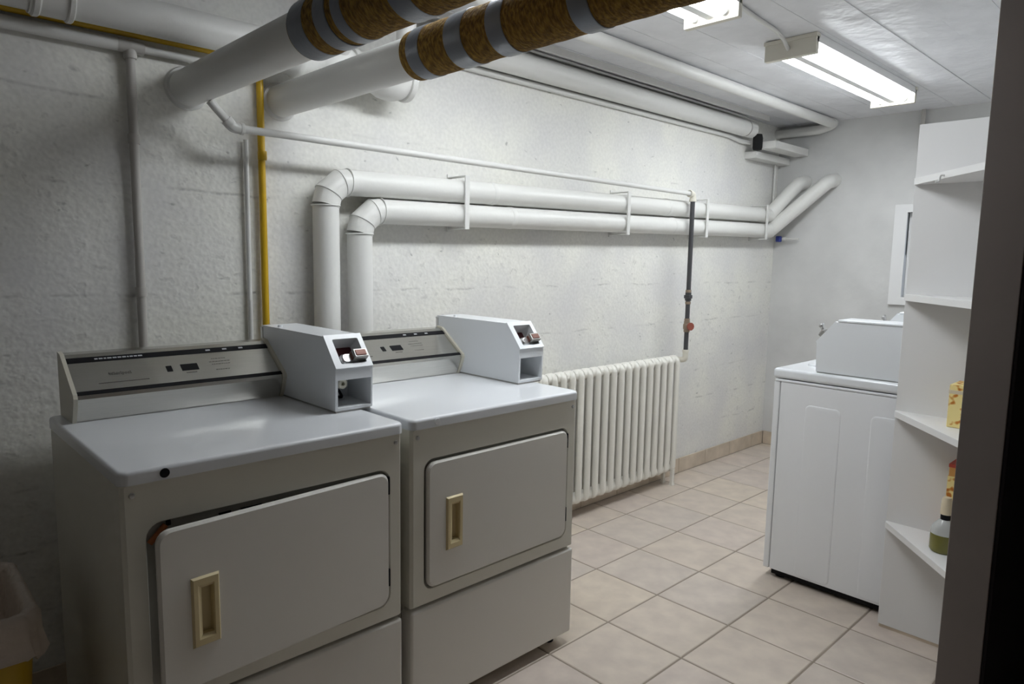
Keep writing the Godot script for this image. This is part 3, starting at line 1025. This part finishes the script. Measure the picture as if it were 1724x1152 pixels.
# ------------------------------------------------------------------ washers (fronts face the dryers)
func build_washer(x0: float, label: String) -> void:
	var W := 0.685
	var z0 := 1.068
	var z1 := 1.73
	var o := thing("washing_machine", label, "washer", Vector3(x0 + W / 2, 0, (z0 + z1) / 2), "coin-operated washing machines")
	var b := MB.new()
	b.rbox(Vector3(x0, 0.038, z0 + 0.028), Vector3(x0 + W, 0.862, z1), 0.005, 1)
	var body := part(o, "cabinet", b, M["washer enamel"])
	b = MB.new()
	b.rbox(Vector3(x0 - 0.001, 0.038, z0), Vector3(x0 + W + 0.001, 0.862, z0 + 0.0265), 0.006, 2)
	part(o, "front_panel", b, M["washer enamel"])
	for q in [[1.205, 1.350], [1.460, 1.605]]:      # shallow embossed fields on the side
		b = MB.new()
		var ts := Transform3D(Basis(Vector3(0, 0, 1), Vector3.UP, Vector3(-1, 0, 0)), Vector3(x0, 0, 0))
		slab(b, q[0], 0.045, q[1], 0.782, 0.022, -0.004, 0.0026, 0.006, ts)
		part(body, "embossed_field", b, M["washer enamel"])
	b = MB.new()
	b.rbox(Vector3(x0 - 0.002, 0.8625, z0 + 0.004), Vector3(x0 + W + 0.002, 0.873, z1), 0.003, 1)
	part(o, "top_seam", b, M["washer enamel"])
	b = MB.new()
	b.rbox(Vector3(x0 - 0.005, 0.876, z0 - 0.006), Vector3(x0 + W + 0.005, 0.918, z1 + 0.002), 0.013, 3)
	part(o, "worktop", b, M["white enamel"])
	b = MB.new()
	slab(b, x0 + 0.16, z0 + 0.06, x0 + 0.60, z0 + 0.42, 0.03, 0.0, 0.010, 0.006, Transform3D(Basis(Vector3.RIGHT, Vector3(0, 0, 1), Vector3.UP), Vector3(0, 0.916, 0)))
	part(o, "lid", b, M["white enamel"])
	b = MB.new()
	b.prism([Vector2(z1, 0.918), Vector2(z1 - 0.15, 0.918), Vector2(z1 - 0.17, 0.985), Vector2(z1 - 0.04, 1.085), Vector2(z1, 1.085)], Transform3D(Basis(Vector3(0, 0, 1), Vector3.UP, Vector3(-1, 0, 0)), Vector3(x0 + W - 0.03, 0, 0)), W - 0.17)
	part(o, "console", b, M["brushed aluminium"])
	b = MB.new()
	b.box(Vector3(x0 + 0.02, 0.012, z0 + 0.03), Vector3(x0 + W - 0.02, 0.04, z1 - 0.02))
	part(o, "base_pan", b, M["black trim"])
	for p in [[0.05, z0 + 0.06], [W - 0.05, z0 + 0.06], [0.05, z1 - 0.05], [W - 0.05, z1 - 0.05]]:
		b = MB.new()
		b.lathe([Vector2(0, 0), Vector2(0.022, 0), Vector2(0.022, 0.008), Vector2(0.01, 0.012), Vector2(0.01, 0.03), Vector2(0, 0.03)], Transform3D(Basis(), Vector3(x0 + p[0], 0, p[1])), 12)
		part(o, "foot", b, M["black trim"])
	# coin box over the end next to the aisle, turned to face the dryers
	var w := 0.125
	var t := Transform3D(Basis(Vector3.UP, PI), Vector3(x0 + 0.014 + w, 0, z1 - 0.02))
	coin_box(o, t, w, z1 - 0.02 - 1.232, 0.922, 0.206, false)
	b = MB.new()
	b.rbox(Vector3(x0 + 0.011, 1.1285, 1.306), Vector3(x0 + 0.017 + w, 1.139, z1 - 0.018), 0.004, 2)
	part(o, "coin_box_lid", b, M["white steel"])
	b = MB.new()
	b.tube(bend([Vector3(x0 + 0.06, 1.075, 1.262), Vector3(x0 + 0.06, 1.085, 1.236), Vector3(x0 + 0.06, 1.110, 1.222)], 0.01, 3), 0.008, 12)
	b.lathe([Vector2(0, -0.004), Vector2(0.012, -0.003), Vector2(0.012, 0.003), Vector2(0, 0.004)], along(Vector3(x0 + 0.06, 1.108, 1.224), Vector3(0, 0.5, -0.8)), 14)
	part(o, "slide_handle", b, M["chrome"])

# ------------------------------------------------------------------ corner shelf
func build_shelf() -> void:
	var o := thing("corner_shelf", "tall white corner shelf unit with triangular shelves beside the doorway", "shelf", Vector3(0.0, 0, PART - 0.1))
	var b := MB.new()
	b.rbox(Vector3(0.1, 0.012, 1.570), Vector3(0.118, 1.843, PART - 0.002), 0.002, 1)
	part(o, "side_panel", b, M["white laminate"])
	b = MB.new()
	b.box(Vector3(0.103, 0.0, 1.574), Vector3(0.116, 0.012, PART - 0.002))
	part(o, "plinth", b, M["tan skirting tile"])
	for y in [1.648, 1.244, 0.822, 0.404]:
		b = MB.new()
		var t := Transform3D(Basis(Vector3.RIGHT, Vector3(0, 0, 1), Vector3.UP), Vector3(0, y - 0.011, 0))
		b.prism([Vector2(0.0995, 1.572), Vector2(0.0995, PART - 0.002), Vector2(-0.30, PART - 0.002), Vector2(-0.30, PART - 0.016), Vector2(0.086, 1.572)], t, 0.022)
		var s := part(o, "shelf", b, M["white laminate"])
		if y > 1.6:
			b = MB.new()
			var c := Vector3(-0.062, y - 0.002, 1.703)
			var nrm := Vector3(-0.67, 0, -0.74)
			b.tube(bend([c, c + nrm * 0.012, c + nrm * 0.014 + Vector3(0, -0.02, 0), c + nrm * 0.026 + Vector3(0, -0.02, 0)], 0.006, 3), 0.003, 8)
			part(s, "hook", b, M["shelf hook"])

# ------------------------------------------------------------------ radiator
func build_radiator() -> void:
	var o := thing("radiator", "cream cast-iron column radiator under the black riser pipe", "radiator", Vector3(0.35, 0, 0.085))
	var zf := 0.113
	var zb := 0.048
	var y0 := 0.098
	var y1 := 0.778
	var b := MB.new()
	var path := []
	path.append_array(arc(Vector3(0, y1 - 0.02, (zf + zb) / 2), Vector3(0, 0, (zf - zb) / 2), Vector3(0, 0.02, 0), 0, 180, 6))
	path.append_array(arc(Vector3(0, y0 + 0.02, (zf + zb) / 2), Vector3(0, 0, -(zf - zb) / 2), Vector3(0, -0.02, 0), 0, 180, 6))
	b.tube(path, 0.0172, 12, false, true)
	# broad hubs at top and bottom where the sections meet
	b.lathe([Vector2(0, -0.031), Vector2(0.024, -0.031), Vector2(0.030, -0.018), Vector2(0.030, 0.018), Vector2(0.024, 0.031), Vector2(0, 0.031)], along(Vector3(0, y1 - 0.012, (zf + zb) / 2), Vector3.RIGHT), 14)
	b.lathe([Vector2(0, -0.031), Vector2(0.024, -0.031), Vector2(0.030, -0.018), Vector2(0.030, 0.018), Vector2(0.024, 0.031), Vector2(0, 0.031)], along(Vector3(0, y0 + 0.012, (zf + zb) / 2), Vector3.RIGHT), 14)
	var m := b.mesh(Vector3.ZERO, 60.0)
	for k in 19:
		var s := MeshInstance3D.new()
		s.name = "section"
		s.mesh = m
		s.material_override = M["radiator paint"]
		o.add_child(s, true)
		s.global_position = Vector3(0.925 - 0.0672 * k, 0, 0)
	for k in 4:
		b = MB.new()
		var x := 0.925 if k < 2 else 0.925 - 0.0672 * 18
		var z := zf if k % 2 == 0 else zb
		b.loft([lift(rrect(x - 0.016, z - 0.014, x + 0.016, z + 0.014, 0.006, 2), Transform3D(Basis(Vector3.RIGHT, Vector3(0, 0, 1), Vector3.UP), Vector3.ZERO), 0.0), lift(rrect(x - 0.011, z - 0.010, x + 0.011, z + 0.010, 0.005, 2), Transform3D(Basis(Vector3.RIGHT, Vector3(0, 0, 1), Vector3.UP), Vector3.ZERO), 0.02), lift(rrect(x - 0.013, z - 0.012, x + 0.013, z + 0.012, 0.005, 2), Transform3D(Basis(Vector3.RIGHT, Vector3(0, 0, 1), Vector3.UP), Vector3.ZERO), 0.10)])
		part(o, "foot", b, M["radiator paint"])
	b = MB.new()
	b.lathe([Vector2(0, 0.03), Vector2(0.012, 0.03), Vector2(0.014, 0.012), Vector2(0.022, 0.010), Vector2(0.022, 0.0), Vector2(0, 0)], along(Vector3(0.925 - 0.0672 * 18 - 0.03, y1 - 0.012, 0.083), Vector3.LEFT), 8)
	part(o, "plug", b, M["brass"])

# ------------------------------------------------------------------ vent ducts of the dryers
func duct(label: String, x: float, ya: float, yb: float, corner: Array) -> void:
	var z := 0.07
	var r := 0.0475
	var o := thing("vent_duct", label, "duct", Vector3(x, 0.3, z), "vent ducts of the dryers")
	var R := 0.088
	var slope := (yb - ya) / 3.4
	var c := Vector3(x + R, ya - R, z)
	var b := MB.new()
	b.rod(Vector3(x, 0.30, z), Vector3(x, ya - R, z), r, 28)
	part(o, "riser", b, M["duct paint"])
	b = MB.new()
	var g := []
	for a in [180.0, 150.0, 110.0, 90.0]: g.append(c + Vector3(cos(deg_to_rad(a)), sin(deg_to_rad(a)), 0) * R)
	b.tube(g, r + 0.002, 28)
	var el := part(o, "elbow", b, M["duct paint"], 25.0)
	for i in 4:      # raised gore seams
		b = MB.new()
		var d: Vector3 = [Vector3(0, 1, 0), Vector3(0.5, 0.87, 0), Vector3(0.87, 0.34, 0), Vector3(1, 0, 0)][i]
		ring(b, g[i], d, r + 0.0055, 0.005)
		part(el, "seam", b, M["duct paint"])
	var start: Vector3 = g[3]
	var xe: float = corner[0].x
	var run_end := Vector3(xe, yb, z)
	b = MB.new()
	b.rod(start, run_end, r, 28)
	part(o, "run", b, M["duct paint"])
	for t in [0.215, 0.62]:
		b = MB.new()
		ring(b, start.lerp(run_end, t), run_end - start, r + 0.0025, 0.03)
		part(o, "joint", b, M["duct paint"])
	b = MB.new()
	b.tube(bend([run_end - Vector3(0.002, 0, 0)] + corner, 0.05, 5), r, 28)
	part(o, "offset_bend", b, M["duct paint"])

func build_ducts() -> void:
	duct("upper of the two white vent ducts along the long wall", -1.352, 1.626, 1.684, [Vector3(2.06, 1.684, 0.07), Vector3(2.215, 1.905, 0.195), Vector3(FAR + 0.02, 1.925, 0.205)])
	duct("lower of the two white vent ducts along the long wall", -1.212, 1.529, 1.577, [Vector3(2.08, 1.577, 0.07), Vector3(2.215, 1.905, 0.395), Vector3(FAR + 0.02, 1.925, 0.405)])
	var spots := [[-0.728, "white strap bracket holding the ducts nearest the dryers"], [0.384, "white strap bracket holding the ducts above the middle of the radiator"], [1.166, "white strap bracket holding the ducts just right of the black riser pipe"], [1.93, "white strap bracket holding the ducts next to the room corner"]]
	for s in spots:
		var x: float = s[0]
		var k := (x + 1.35) / 3.4
		var yt := 1.626 + 0.058 * k + 0.062
		var yb := 1.529 + 0.048 * k - 0.062
		var o := thing("pipe_bracket", s[1], "bracket", Vector3(x, yb, 0.0), "duct brackets")
		var b := MB.new()
		b.rbox(Vector3(x - 0.012, yb, 0.119), Vector3(x + 0.012, yt, 0.126), 0.002, 1)
		part(o, "strap", b, M["white pipe paint"])
		for y in [yt - 0.006, yb]:
			b = MB.new()
			b.rbox(Vector3(x - 0.010, y, 0.0), Vector3(x + 0.010, y + 0.006, 0.122), 0.002, 1)
			part(o, "arm", b, M["white pipe paint"])
		b = MB.new()
		b.rbox(Vector3(x - 0.012, yb - 0.01, 0.0), Vector3(x + 0.012, yt + 0.012, 0.006), 0.002, 1)
		part(o, "wall_plate", b, M["white pipe paint"])

# ------------------------------------------------------------------ pipes overhead
func build_overhead_pipes() -> void:
	var specs := [
		{"x": -1.799, "y": 1.881, "r": 0.0565, "ri": 0.0655, "from": 0.832, "bands": [[0.836, 0.905], [0.955, 1.005], [1.03, 1.068], [1.225, 1.285], [1.50, 1.56], [1.80, 1.86]], "label": "left of two insulated heating pipes crossing under the ceiling"},
		{"x": -1.487, "y": 1.890, "r": 0.0540, "ri": 0.0630, "from": 0.822, "bands": [[0.852, 0.904], [1.008, 1.072], [1.160, 1.212], [1.405, 1.456], [1.68, 1.74]], "label": "right of two insulated heating pipes crossing under the ceiling"}]
	for s in specs:
		var o := thing("insulated_pipe", s.label, "pipe", Vector3(s.x, s.y, 0.0), "insulated heating pipes")
		var b := MB.new()
		b.rod(Vector3(s.x, s.y, -0.02), Vector3(s.x, s.y, 3.86), s.r, 40)
		part(o, "pipe", b, M["white pipe paint"])
		b = MB.new()
		b.lathe([Vector2(s.r * 0.9, 0.0), Vector2(s.r + 0.012, 0.0), Vector2(s.r + 0.008, 0.012), Vector2(s.r * 0.9, 0.016)], along(Vector3(s.x, s.y, 0.0), Vector3(0, 0, 1)), 32)
		part(o, "wall_collar", b, M["white pipe paint"])
		b = MB.new()
		var prof := [Vector2(s.r * 0.95, s.from)]
		var rng := RandomNumberGenerator.new()
		rng.seed = 7
		var z: float = s.from
		while z < 3.8:
			prof.append(Vector2(s.ri + rng.randf_range(-0.0012, 0.0012), z))
			z += 0.03
		prof.append(Vector2(s.ri, 3.84)); prof.append(Vector2(s.r * 0.95, 3.84))
		b.lathe(prof, Transform3D(Basis(Vector3(1, 0, 0), Vector3(0, 0, 1), Vector3(0, -1, 0)), Vector3(s.x, s.y, 0)), 40)
		var ins := part(o, "insulation", b, M["mineral fibre"], 60.0)
		for t in s.bands:
			b = MB.new()
			var re: float = s.ri + 0.0022
			b.lathe([Vector2(s.r, t[0]), Vector2(re - 0.001, t[0]), Vector2(re, t[0] + 0.002), Vector2(re, t[1] - 0.002), Vector2(re - 0.001, t[1]), Vector2(s.r, t[1])], Transform3D(Basis(Vector3(1, 0, 0), Vector3(0, 0, 1), Vector3(0, -1, 0)), Vector3(s.x, s.y, 0)), 40)
			part(ins, "tape_band", b, M["grey foil tape"])
	# drain along the long wall, stepping up to the ceiling past the insulated pipes
	var o := thing("drain_pipe", "fat white drain pipe running high along the whole long wall", "pipe", Vector3(-1.0, 2.05, 0.09))
	var b := MB.new()
	var lo := 2.047
	b.tube(bend([Vector3(NEAR, lo, 0.09), Vector3(-1.02, lo, 0.09), Vector3(-0.82, 2.222, 0.068), Vector3(1.745, 2.222, 0.068)], 0.12, 8), 0.052, 28)
	part(o, "pipe", b, M["white pipe paint"])
	b = MB.new()      # bell and spigot joint at the left edge of the view
	ring(b, Vector3(-2.215, lo, 0.09), Vector3.RIGHT, 0.064, 0.02)
	ring(b, Vector3(-2.135, lo, 0.09), Vector3.RIGHT, 0.064, 0.018)
	b.rod(Vector3(-2.23, lo, 0.09), Vector3(-2.13, lo, 0.09), 0.058, 28)
	part(o, "coupling", b, M["white pipe paint"])
	for c in [-1.262, -1.03]:      # bulging tee fittings, ringed at both ends
		b = MB.new()
		b.lathe([Vector2(0.04, -0.27), Vector2(0.058, -0.27), Vector2(0.060, -0.235), Vector2(0.066, -0.225), Vector2(0.066, -0.205), Vector2(0.059, -0.195), Vector2(0.059, -0.15), Vector2(0.066, -0.135), Vector2(0.077, -0.11), Vector2(0.081, -0.08), Vector2(0.079, -0.05), Vector2(0.070, -0.02), Vector2(0.066, -0.012), Vector2(0.074, -0.010), Vector2(0.076, 0.0), Vector2(0.074, 0.012), Vector2(0.060, 0.016), Vector2(0.040, 0.016)], Transform3D(Basis(Vector3(0, -1, 0), Vector3(1, 0, 0), Vector3(0, 0, 1)), Vector3(c, lo - 0.026, 0.108)), 28)
		part(o, "branch_fitting", b, M["white pipe paint"])
		b = MB.new()
		b.tube(bend([Vector3(c - 0.08, lo, 0.12), Vector3(c - 0.08, lo + 0.06, 0.23), Vector3(c - 0.08, CEIL - 0.006, 0.23)], 0.06, 6), 0.036, 20)
		part(o, "branch", b, M["white pipe paint"])
	b = MB.new()
	ring(b, Vector3(1.66, 2.222, 0.068), Vector3.RIGHT, 0.0535, 0.012)
	part(o, "clamp", b, M["dull steel"])
	# batten under it
	b = MB.new()
	b.tube(bend([Vector3(-0.76, 2.166, 0.016), Vector3(1.55, 2.166, 0.016), Vector3(1.70, 2.150, 0.018), Vector3(1.80, 2.150, 0.03)], 0.08, 4), 0.014, 14)
	single("conduit", b, M["white pipe paint"], "white conduit on the long wall just under the fat drain pipe", "conduit")
	# cables lying on top
	b = MB.new()
	b.rod(Vector3(-0.7, 2.288, 0.085), Vector3(1.64, 2.285, 0.085), 0.007, 8)
	single("cable", b, M["white pipe paint"], "thin painted cable between the fat drain pipe and the ceiling", "cable")
	b = MB.new()
	b.rbox(Vector3(-0.9, 2.284, 0.118), Vector3(1.86, CEIL, 0.136), 0.003, 1)
	single("cable_trunking", b, M["white pipe paint"], "narrow painted cable strip along the ceiling above the drain pipe", "trunking")
	# slim pipe on the ceiling
	o = thing("ceiling_pipe", "slim shiny white pipe under the ceiling between drain and lights", "pipe", Vector3(0.5, CEIL, 0.42))
	b = MB.new()
	b.tube(bend([Vector3(NEAR, 2.288, 0.42), Vector3(2.235, 2.286, 0.405), Vector3(2.245, 2.262, 0.30), Vector3(2.245, 2.262, 0.0)], 0.05, 6), 0.030, 24)
	part(o, "pipe", b, M["white pipe paint"])
	b = MB.new()
	ring(b, Vector3(2.20, 2.286, 0.406), Vector3.RIGHT, 0.034, 0.02)
	part(o, "elbow_collar", b, M["white pipe paint"])

# ------------------------------------------------------------------ pipes on the long wall
func build_wall_pipes() -> void:
	# steam branch from the left insulated pipe to the radiator
	var z := 0.145
	var o := thing("heating_branch_pipe", "thin white heating pipe crossing the long wall to the black riser", "pipe", Vector3(-0.4, 1.75, z))
	var b := MB.new()
	b.rod(Vector3(-1.783, 1.825, z), Vector3(-1.715, 1.757, z), 0.0125, 16)
	part(o, "inlet", b, M["white pipe paint"])
	b = MB.new()
	b.rod(Vector3(-1.712, 1.754, z), Vector3(0.945, 1.745, z), 0.0125, 16)
	part(o, "run", b, M["white pipe paint"])
	b = MB.new()
	ring(b, Vector3(-1.726, 1.768, z), Vector3(0.08, -0.081, 0), 0.0185, 0.022)
	b.tube(bend([Vector3(-1.73, 1.772, z), Vector3(-1.712, 1.754, z), Vector3(-1.685, 1.754, z)], 0.02, 4), 0.017, 16)
	ring(b, Vector3(-1.685, 1.754, z), Vector3.RIGHT, 0.019, 0.012)
	part(o, "coupling", b, M["white pipe paint"])
	b = MB.new()
	b.tube(bend([Vector3(0.925, 1.745, z), Vector3(0.96, 1.745, z), Vector3(0.96, 1.705, z)], 0.02, 5), 0.018, 16)
	ring(b, Vector3(0.928, 1.745, z), Vector3.RIGHT, 0.021, 0.014)
	ring(b, Vector3(0.96, 1.708, z), Vector3.UP, 0.021, 0.014)
	part(o, "elbow", b, M["fitting cream"])
	# black riser down to the radiator
	o = thing("riser_pipe", "black iron pipe dropping from the white pipe to the radiator", "pipe", Vector3(0.96, 0.78, z))
	b = MB.new()
	b.rod(Vector3(0.96, 1.71, z), Vector3(0.96, 0.81, z), 0.0135, 16)
	part(o, "pipe", b, M["black iron"])
	b = MB.new()
	b.lathe([Vector2(0.012, -0.024), Vector2(0.019, -0.024), Vector2(0.019, -0.012), Vector2(0.025, -0.010), Vector2(0.025, 0.008), Vector2(0.018, 0.010), Vector2(0.018, 0.024), Vector2(0.012, 0.024)], Transform3D(Basis(), Vector3(0.96, 1.15, z)), 8)
	part(o, "union_nut", b, M["black iron"])
	for y in [1.182, 1.113, 1.012]:
		b = MB.new()
		ring(b, Vector3(0.96, y, z), Vector3.UP, 0.0165, 0.016)
		part(o, "thread", b, M["brass"])
	b = MB.new()
	b.lathe([Vector2(0.012, -0.032), Vector2(0.018, -0.032), Vector2(0.018, -0.018), Vector2(0.022, -0.012), Vector2(0.022, 0.012), Vector2(0.018, 0.018), Vector2(0.018, 0.032), Vector2(0.012, 0.032)], Transform3D(Basis(), Vector3(0.96, 0.972, z)), 12)
	var valve := part(o, "valve", b, M["brass"])
	b = MB.new()
	b.lathe([Vector2(0, -0.005), Vector2(0.024, -0.004), Vector2(0.024, 0.004), Vector2(0, 0.006)], along(Vector3(0.948, 0.975, z + 0.032), Vector3(-0.4, 0, 1)), 10)
	b.rod(Vector3(0.958, 0.974, z + 0.01), Vector3(0.949, 0.975, z + 0.03), 0.006, 8)
	part(valve, "hand_wheel", b, M["red paint"])
	b = MB.new()
	b.tube(bend([Vector3(0.96, 0.825, z), Vector3(0.96, 0.772, z), Vector3(0.948, 0.770, 0.085)], 0.022, 5), 0.0165, 14)
	ring(b, Vector3(0.96, 0.826, z), Vector3.UP, 0.020, 0.016)
	part(o, "radiator_elbow", b, M["fitting cream"])
	# yellow gas line
	o = thing("gas_pipe", "yellow gas pipe coming down the long wall behind the dryers", "pipe", Vector3(-1.566, 1.0, 0.026))
	b = MB.new()
	b.tube(bend([Vector3(NEAR, 2.010, 0.019), Vector3(-1.566, 2.010, 0.019), Vector3(-1.566, 0.30, 0.026)], 0.03, 6), 0.012, 16)
	part(o, "pipe", b, M["gas yellow"])
	b = MB.new()
	ring(b, Vector3(-1.566, 1.695, 0.026), Vector3.UP, 0.0155, 0.03)
	part(o, "socket", b, M["gas yellow"])
	b = MB.new()
	b.tube(bend([Vector3(-1.618, 1.742, 0.016), Vector3(-1.618, 1.2, 0.014), Vector3(-1.618, 0.35, 0.014)], 0.05, 2), 0.008, 12)
	single("conduit", b, M["white pipe paint"], "slim white conduit running down the wall right beside the yellow gas pipe", "conduit")
	# painted pipe down the wall and its feeder
	o = thing("grey_conduit", "grey painted pipe running down the wall left of the yellow one", "pipe", Vector3(-1.967, 1.0, 0.02))
	b = MB.new()
	b.rod(Vector3(-1.967, 1.985, 0.022), Vector3(-1.967, 0.30, 0.022), 0.0135, 16)
	part(o, "pipe", b, M["grey conduit paint"])
	b = MB.new()
	for y in [1.235, 1.70]:
		b = MB.new()
		ring(b, Vector3(-1.967, y, 0.022), Vector3.UP, 0.017, 0.03)
		part(o, "socket", b, M["grey conduit paint"])
	o = thing("water_pipe", "white painted pipe just under the drain at the upper left", "pipe", Vector3(-2.4, 1.973, 0.022))
	b = MB.new()
	b.rod(Vector3(NEAR, 1.970, 0.022), Vector3(-1.99, 1.970, 0.022), 0.0185, 16)
	part(o, "run", b, M["white pipe paint"])
	b = MB.new()
	b.rod(Vector3(-1.94, 1.970, 0.022), Vector3(-1.74, 1.970, 0.022), 0.0125, 16)
	part(o, "run", b, M["white pipe paint"])
	b = MB.new()
	b.tube(bend([Vector3(-2.0, 1.970, 0.022), Vector3(-1.967, 1.970, 0.024), Vector3(-1.93, 1.970, 0.022)], 0.01, 2), 0.0195, 14)
	ring(b, Vector3(-1.967, 1.95, 0.022), Vector3.UP, 0.019, 0.03)
	part(o, "tee", b, M["grey conduit paint"])

# ------------------------------------------------------------------ corner at the far end
func build_corner_services() -> void:
	var b := MB.new()
	b.rbox(Vector3(1.80, 2.048, 0.0), Vector3(2.298, 2.094, 0.085), 0.004, 1)
	single("trunking_box", b, M["white pipe paint"], "lower white trunking box in the corner under the drain pipe", "trunking", "corner trunking")
	b = MB.new()
	b.rbox(Vector3(1.80, 2.100, 0.115), Vector3(2.298, 2.148, 0.215), 0.004, 1)
	single("trunking_box", b, M["white pipe paint"], "upper white trunking box in the corner, ending at the end wall", "trunking", "corner trunking")
	b = MB.new()
	b.lathe([Vector2(0, 2.096), Vector2(0.027, 2.096), Vector2(0.032, 2.11), Vector2(0.032, 2.17), Vector2(0.026, 2.196), Vector2(0.0, 2.200)], Transform3D(Basis(), Vector3(1.79, 0, 0.095)), 18)
	single("foam_sleeve", b, M["black foam"], "short black foam sleeve standing on the corner trunking", "pipe sleeve")
	b = MB.new()
	b.rod(Vector3(2.215, 2.05, 0.018), Vector3(2.215, 1.735, 0.018), 0.008, 12)
	single("conduit", b, M["white pipe paint"], "short thin white conduit dropping from the corner trunking to the ducts", "conduit")
	b = MB.new()
	b.tube(bend([Vector3(2.275, CEIL, 0.93), Vector3(2.275, 2.10, 0.93), Vector3(2.275, 1.76, 0.93)], 0.05, 2), 0.013, 14)
	single("conduit", b, M["grey conduit paint"], "short conduit dropping from the ceiling down the end wall to the window", "conduit")
	var o := thing("drain_tap", "small tap with a blue handle under the ducts in the corner", "tap", Vector3(2.26, 1.52, 0.1))
	b = MB.new()
	b.rod(Vector3(2.26, 1.527, 0.03), Vector3(2.26, 1.527, 0.20), 0.007, 12)
	ring(b, Vector3(2.26, 1.527, 0.10), Vector3(0, 0, 1), 0.013, 0.02)
	part(o, "spout", b, M["white pipe paint"])
	b = MB.new()
	b.rbox(Vector3(2.225, 1.505, 0.045), Vector3(2.262, 1.548, 0.080), 0.008, 2)
	part(o, "handle", b, M["blue handle"])

# ------------------------------------------------------------------ bin
func build_bin() -> void:
	var o := thing("waste_bin", "yellow waste bin with a pale liner folded over its rim", "bin", Vector3(-2.53, 0, 0.53))
	var x0 := -2.69
	var x1 := -2.385
	var z0 := 0.355
	var z1 := 0.715
	var flat := Transform3D(Basis(Vector3.RIGHT, Vector3(0, 0, 1), Vector3.UP), Vector3.ZERO)
	var b := MB.new()
	var loops := []
	for q in [[0.0, 0.045], [0.02, 0.04], [0.58, 0.004]]:
		loops.append(lift(rrect(x0 + q[1], z0 + q[1], x1 - q[1], z1 - q[1], 0.05, 5), flat, q[0]))
	for q in [[0.58, 0.012], [0.03, 0.05]]:
		loops.append(lift(rrect(x0 + q[1], z0 + q[1], x1 - q[1], z1 - q[1], 0.045, 5), flat, q[0]))
	b.loft(loops)
	part(o, "body", b, M["bin yellow"])
	# liner: outer skirt, over the rim, down inside; softly gathered
	b = MB.new()
	var rng := RandomNumberGenerator.new()
	rng.seed = 21
	loops = []
	for q in [[0.508, -0.014, 0.010], [0.514, -0.011, 0.010], [0.55, -0.006, 0.005], [0.588, -0.006, 0.003], [0.602, 0.002, 0.002], [0.603, 0.012, 0.002], [0.592, 0.022, 0.003], [0.50, 0.030, 0.006], [0.34, 0.045, 0.012], [0.20, 0.06, 0.016]]:
		var l := rrect(x0 + q[1], z0 + q[1], x1 - q[1], z1 - q[1], 0.05, 12)
		var out := []
		for i in l.size():
			var wob: float = q[2] * (sin(i * 1.7 + q[0] * 9.0) * 0.6 + sin(i * 0.63 + 1.0) * 0.7)
			out.append(Vector3(l[i].x + wob * 0.4, q[0] + wob * 0.9, l[i].y + wob * 0.4))
		loops.append(out)
	b.loft(loops, false)
	part(o, "liner", b, M["bin liner film"], 60.0)

# ------------------------------------------------------------------ goods on the shelf
func build_goods() -> void:
	var o := thing("detergent_carton", "pale yellow printed carton on the third shelf down", "carton", Vector3(-0.02, 0.833, 1.80))
	var b := MB.new()
	b.rbox(Vector3(-0.05, 0.833, 1.770), Vector3(0.06, 0.975, 1.86), 0.003, 1)
	part(o, "box", b, M["yellow printed card"])
	b = MB.new()
	b.box(Vector3(-0.051, 0.945, 1.7695), Vector3(0.061, 0.957, 1.8605))
	part(o, "tear_strip", b, M["cream label"])
	o = thing("tall_carton", "tall orange and yellow carton on the lowest shelf behind the bottle", "carton", Vector3(0.03, 0.415, 1.83))
	b = MB.new()
	b.rbox(Vector3(-0.005, 0.415, 1.780), Vector3(0.075, 0.70, 1.88), 0.003, 1)
	part(o, "box", b, M["orange card"])
	b = MB.new()
	b.box(Vector3(-0.006, 0.69, 1.779), Vector3(0.076, 0.7015, 1.881))
	part(o, "lid", b, M["red card"])
	b = MB.new()
	b.box(Vector3(-0.0065, 0.55, 1.7785), Vector3(0.0765, 0.66, 1.8815))
	part(o, "label_band", b, M["yellow printed card"])
	o = thing("softener_bottle", "bottle with olive lower half and pale label on the lowest shelf", "bottle", Vector3(-0.06, 0.415, 1.80))
	b = MB.new()
	var t := Transform3D(Basis(), Vector3(-0.055, 0.415, 1.795))
	b.lathe([Vector2(0, 0), Vector2(0.034, 0.0), Vector2(0.040, 0.008), Vector2(0.040, 0.062), Vector2(0, 0.062)], t, 24)
	part(o, "filled_body", b, M["olive liquid bottle"])
	b = MB.new()
	b.lathe([Vector2(0, 0.062), Vector2(0.040, 0.062), Vector2(0.036, 0.085), Vector2(0.020, 0.105), Vector2(0.014, 0.110), Vector2(0, 0.110)], t, 24)
	part(o, "shoulder", b, M["clear plastic"])
	b = MB.new()
	b.lathe([Vector2(0, 0.110), Vector2(0.015, 0.110), Vector2(0.015, 0.128), Vector2(0, 0.128)], t, 16)
	part(o, "collar", b, M["black trim"])
	b = MB.new()
	b.lathe([Vector2(0, 0.128), Vector2(0.017, 0.128), Vector2(0.015, 0.175), Vector2(0.012, 0.185), Vector2(0, 0.185)], t, 16)
	part(o, "cap", b, M["cream label"])
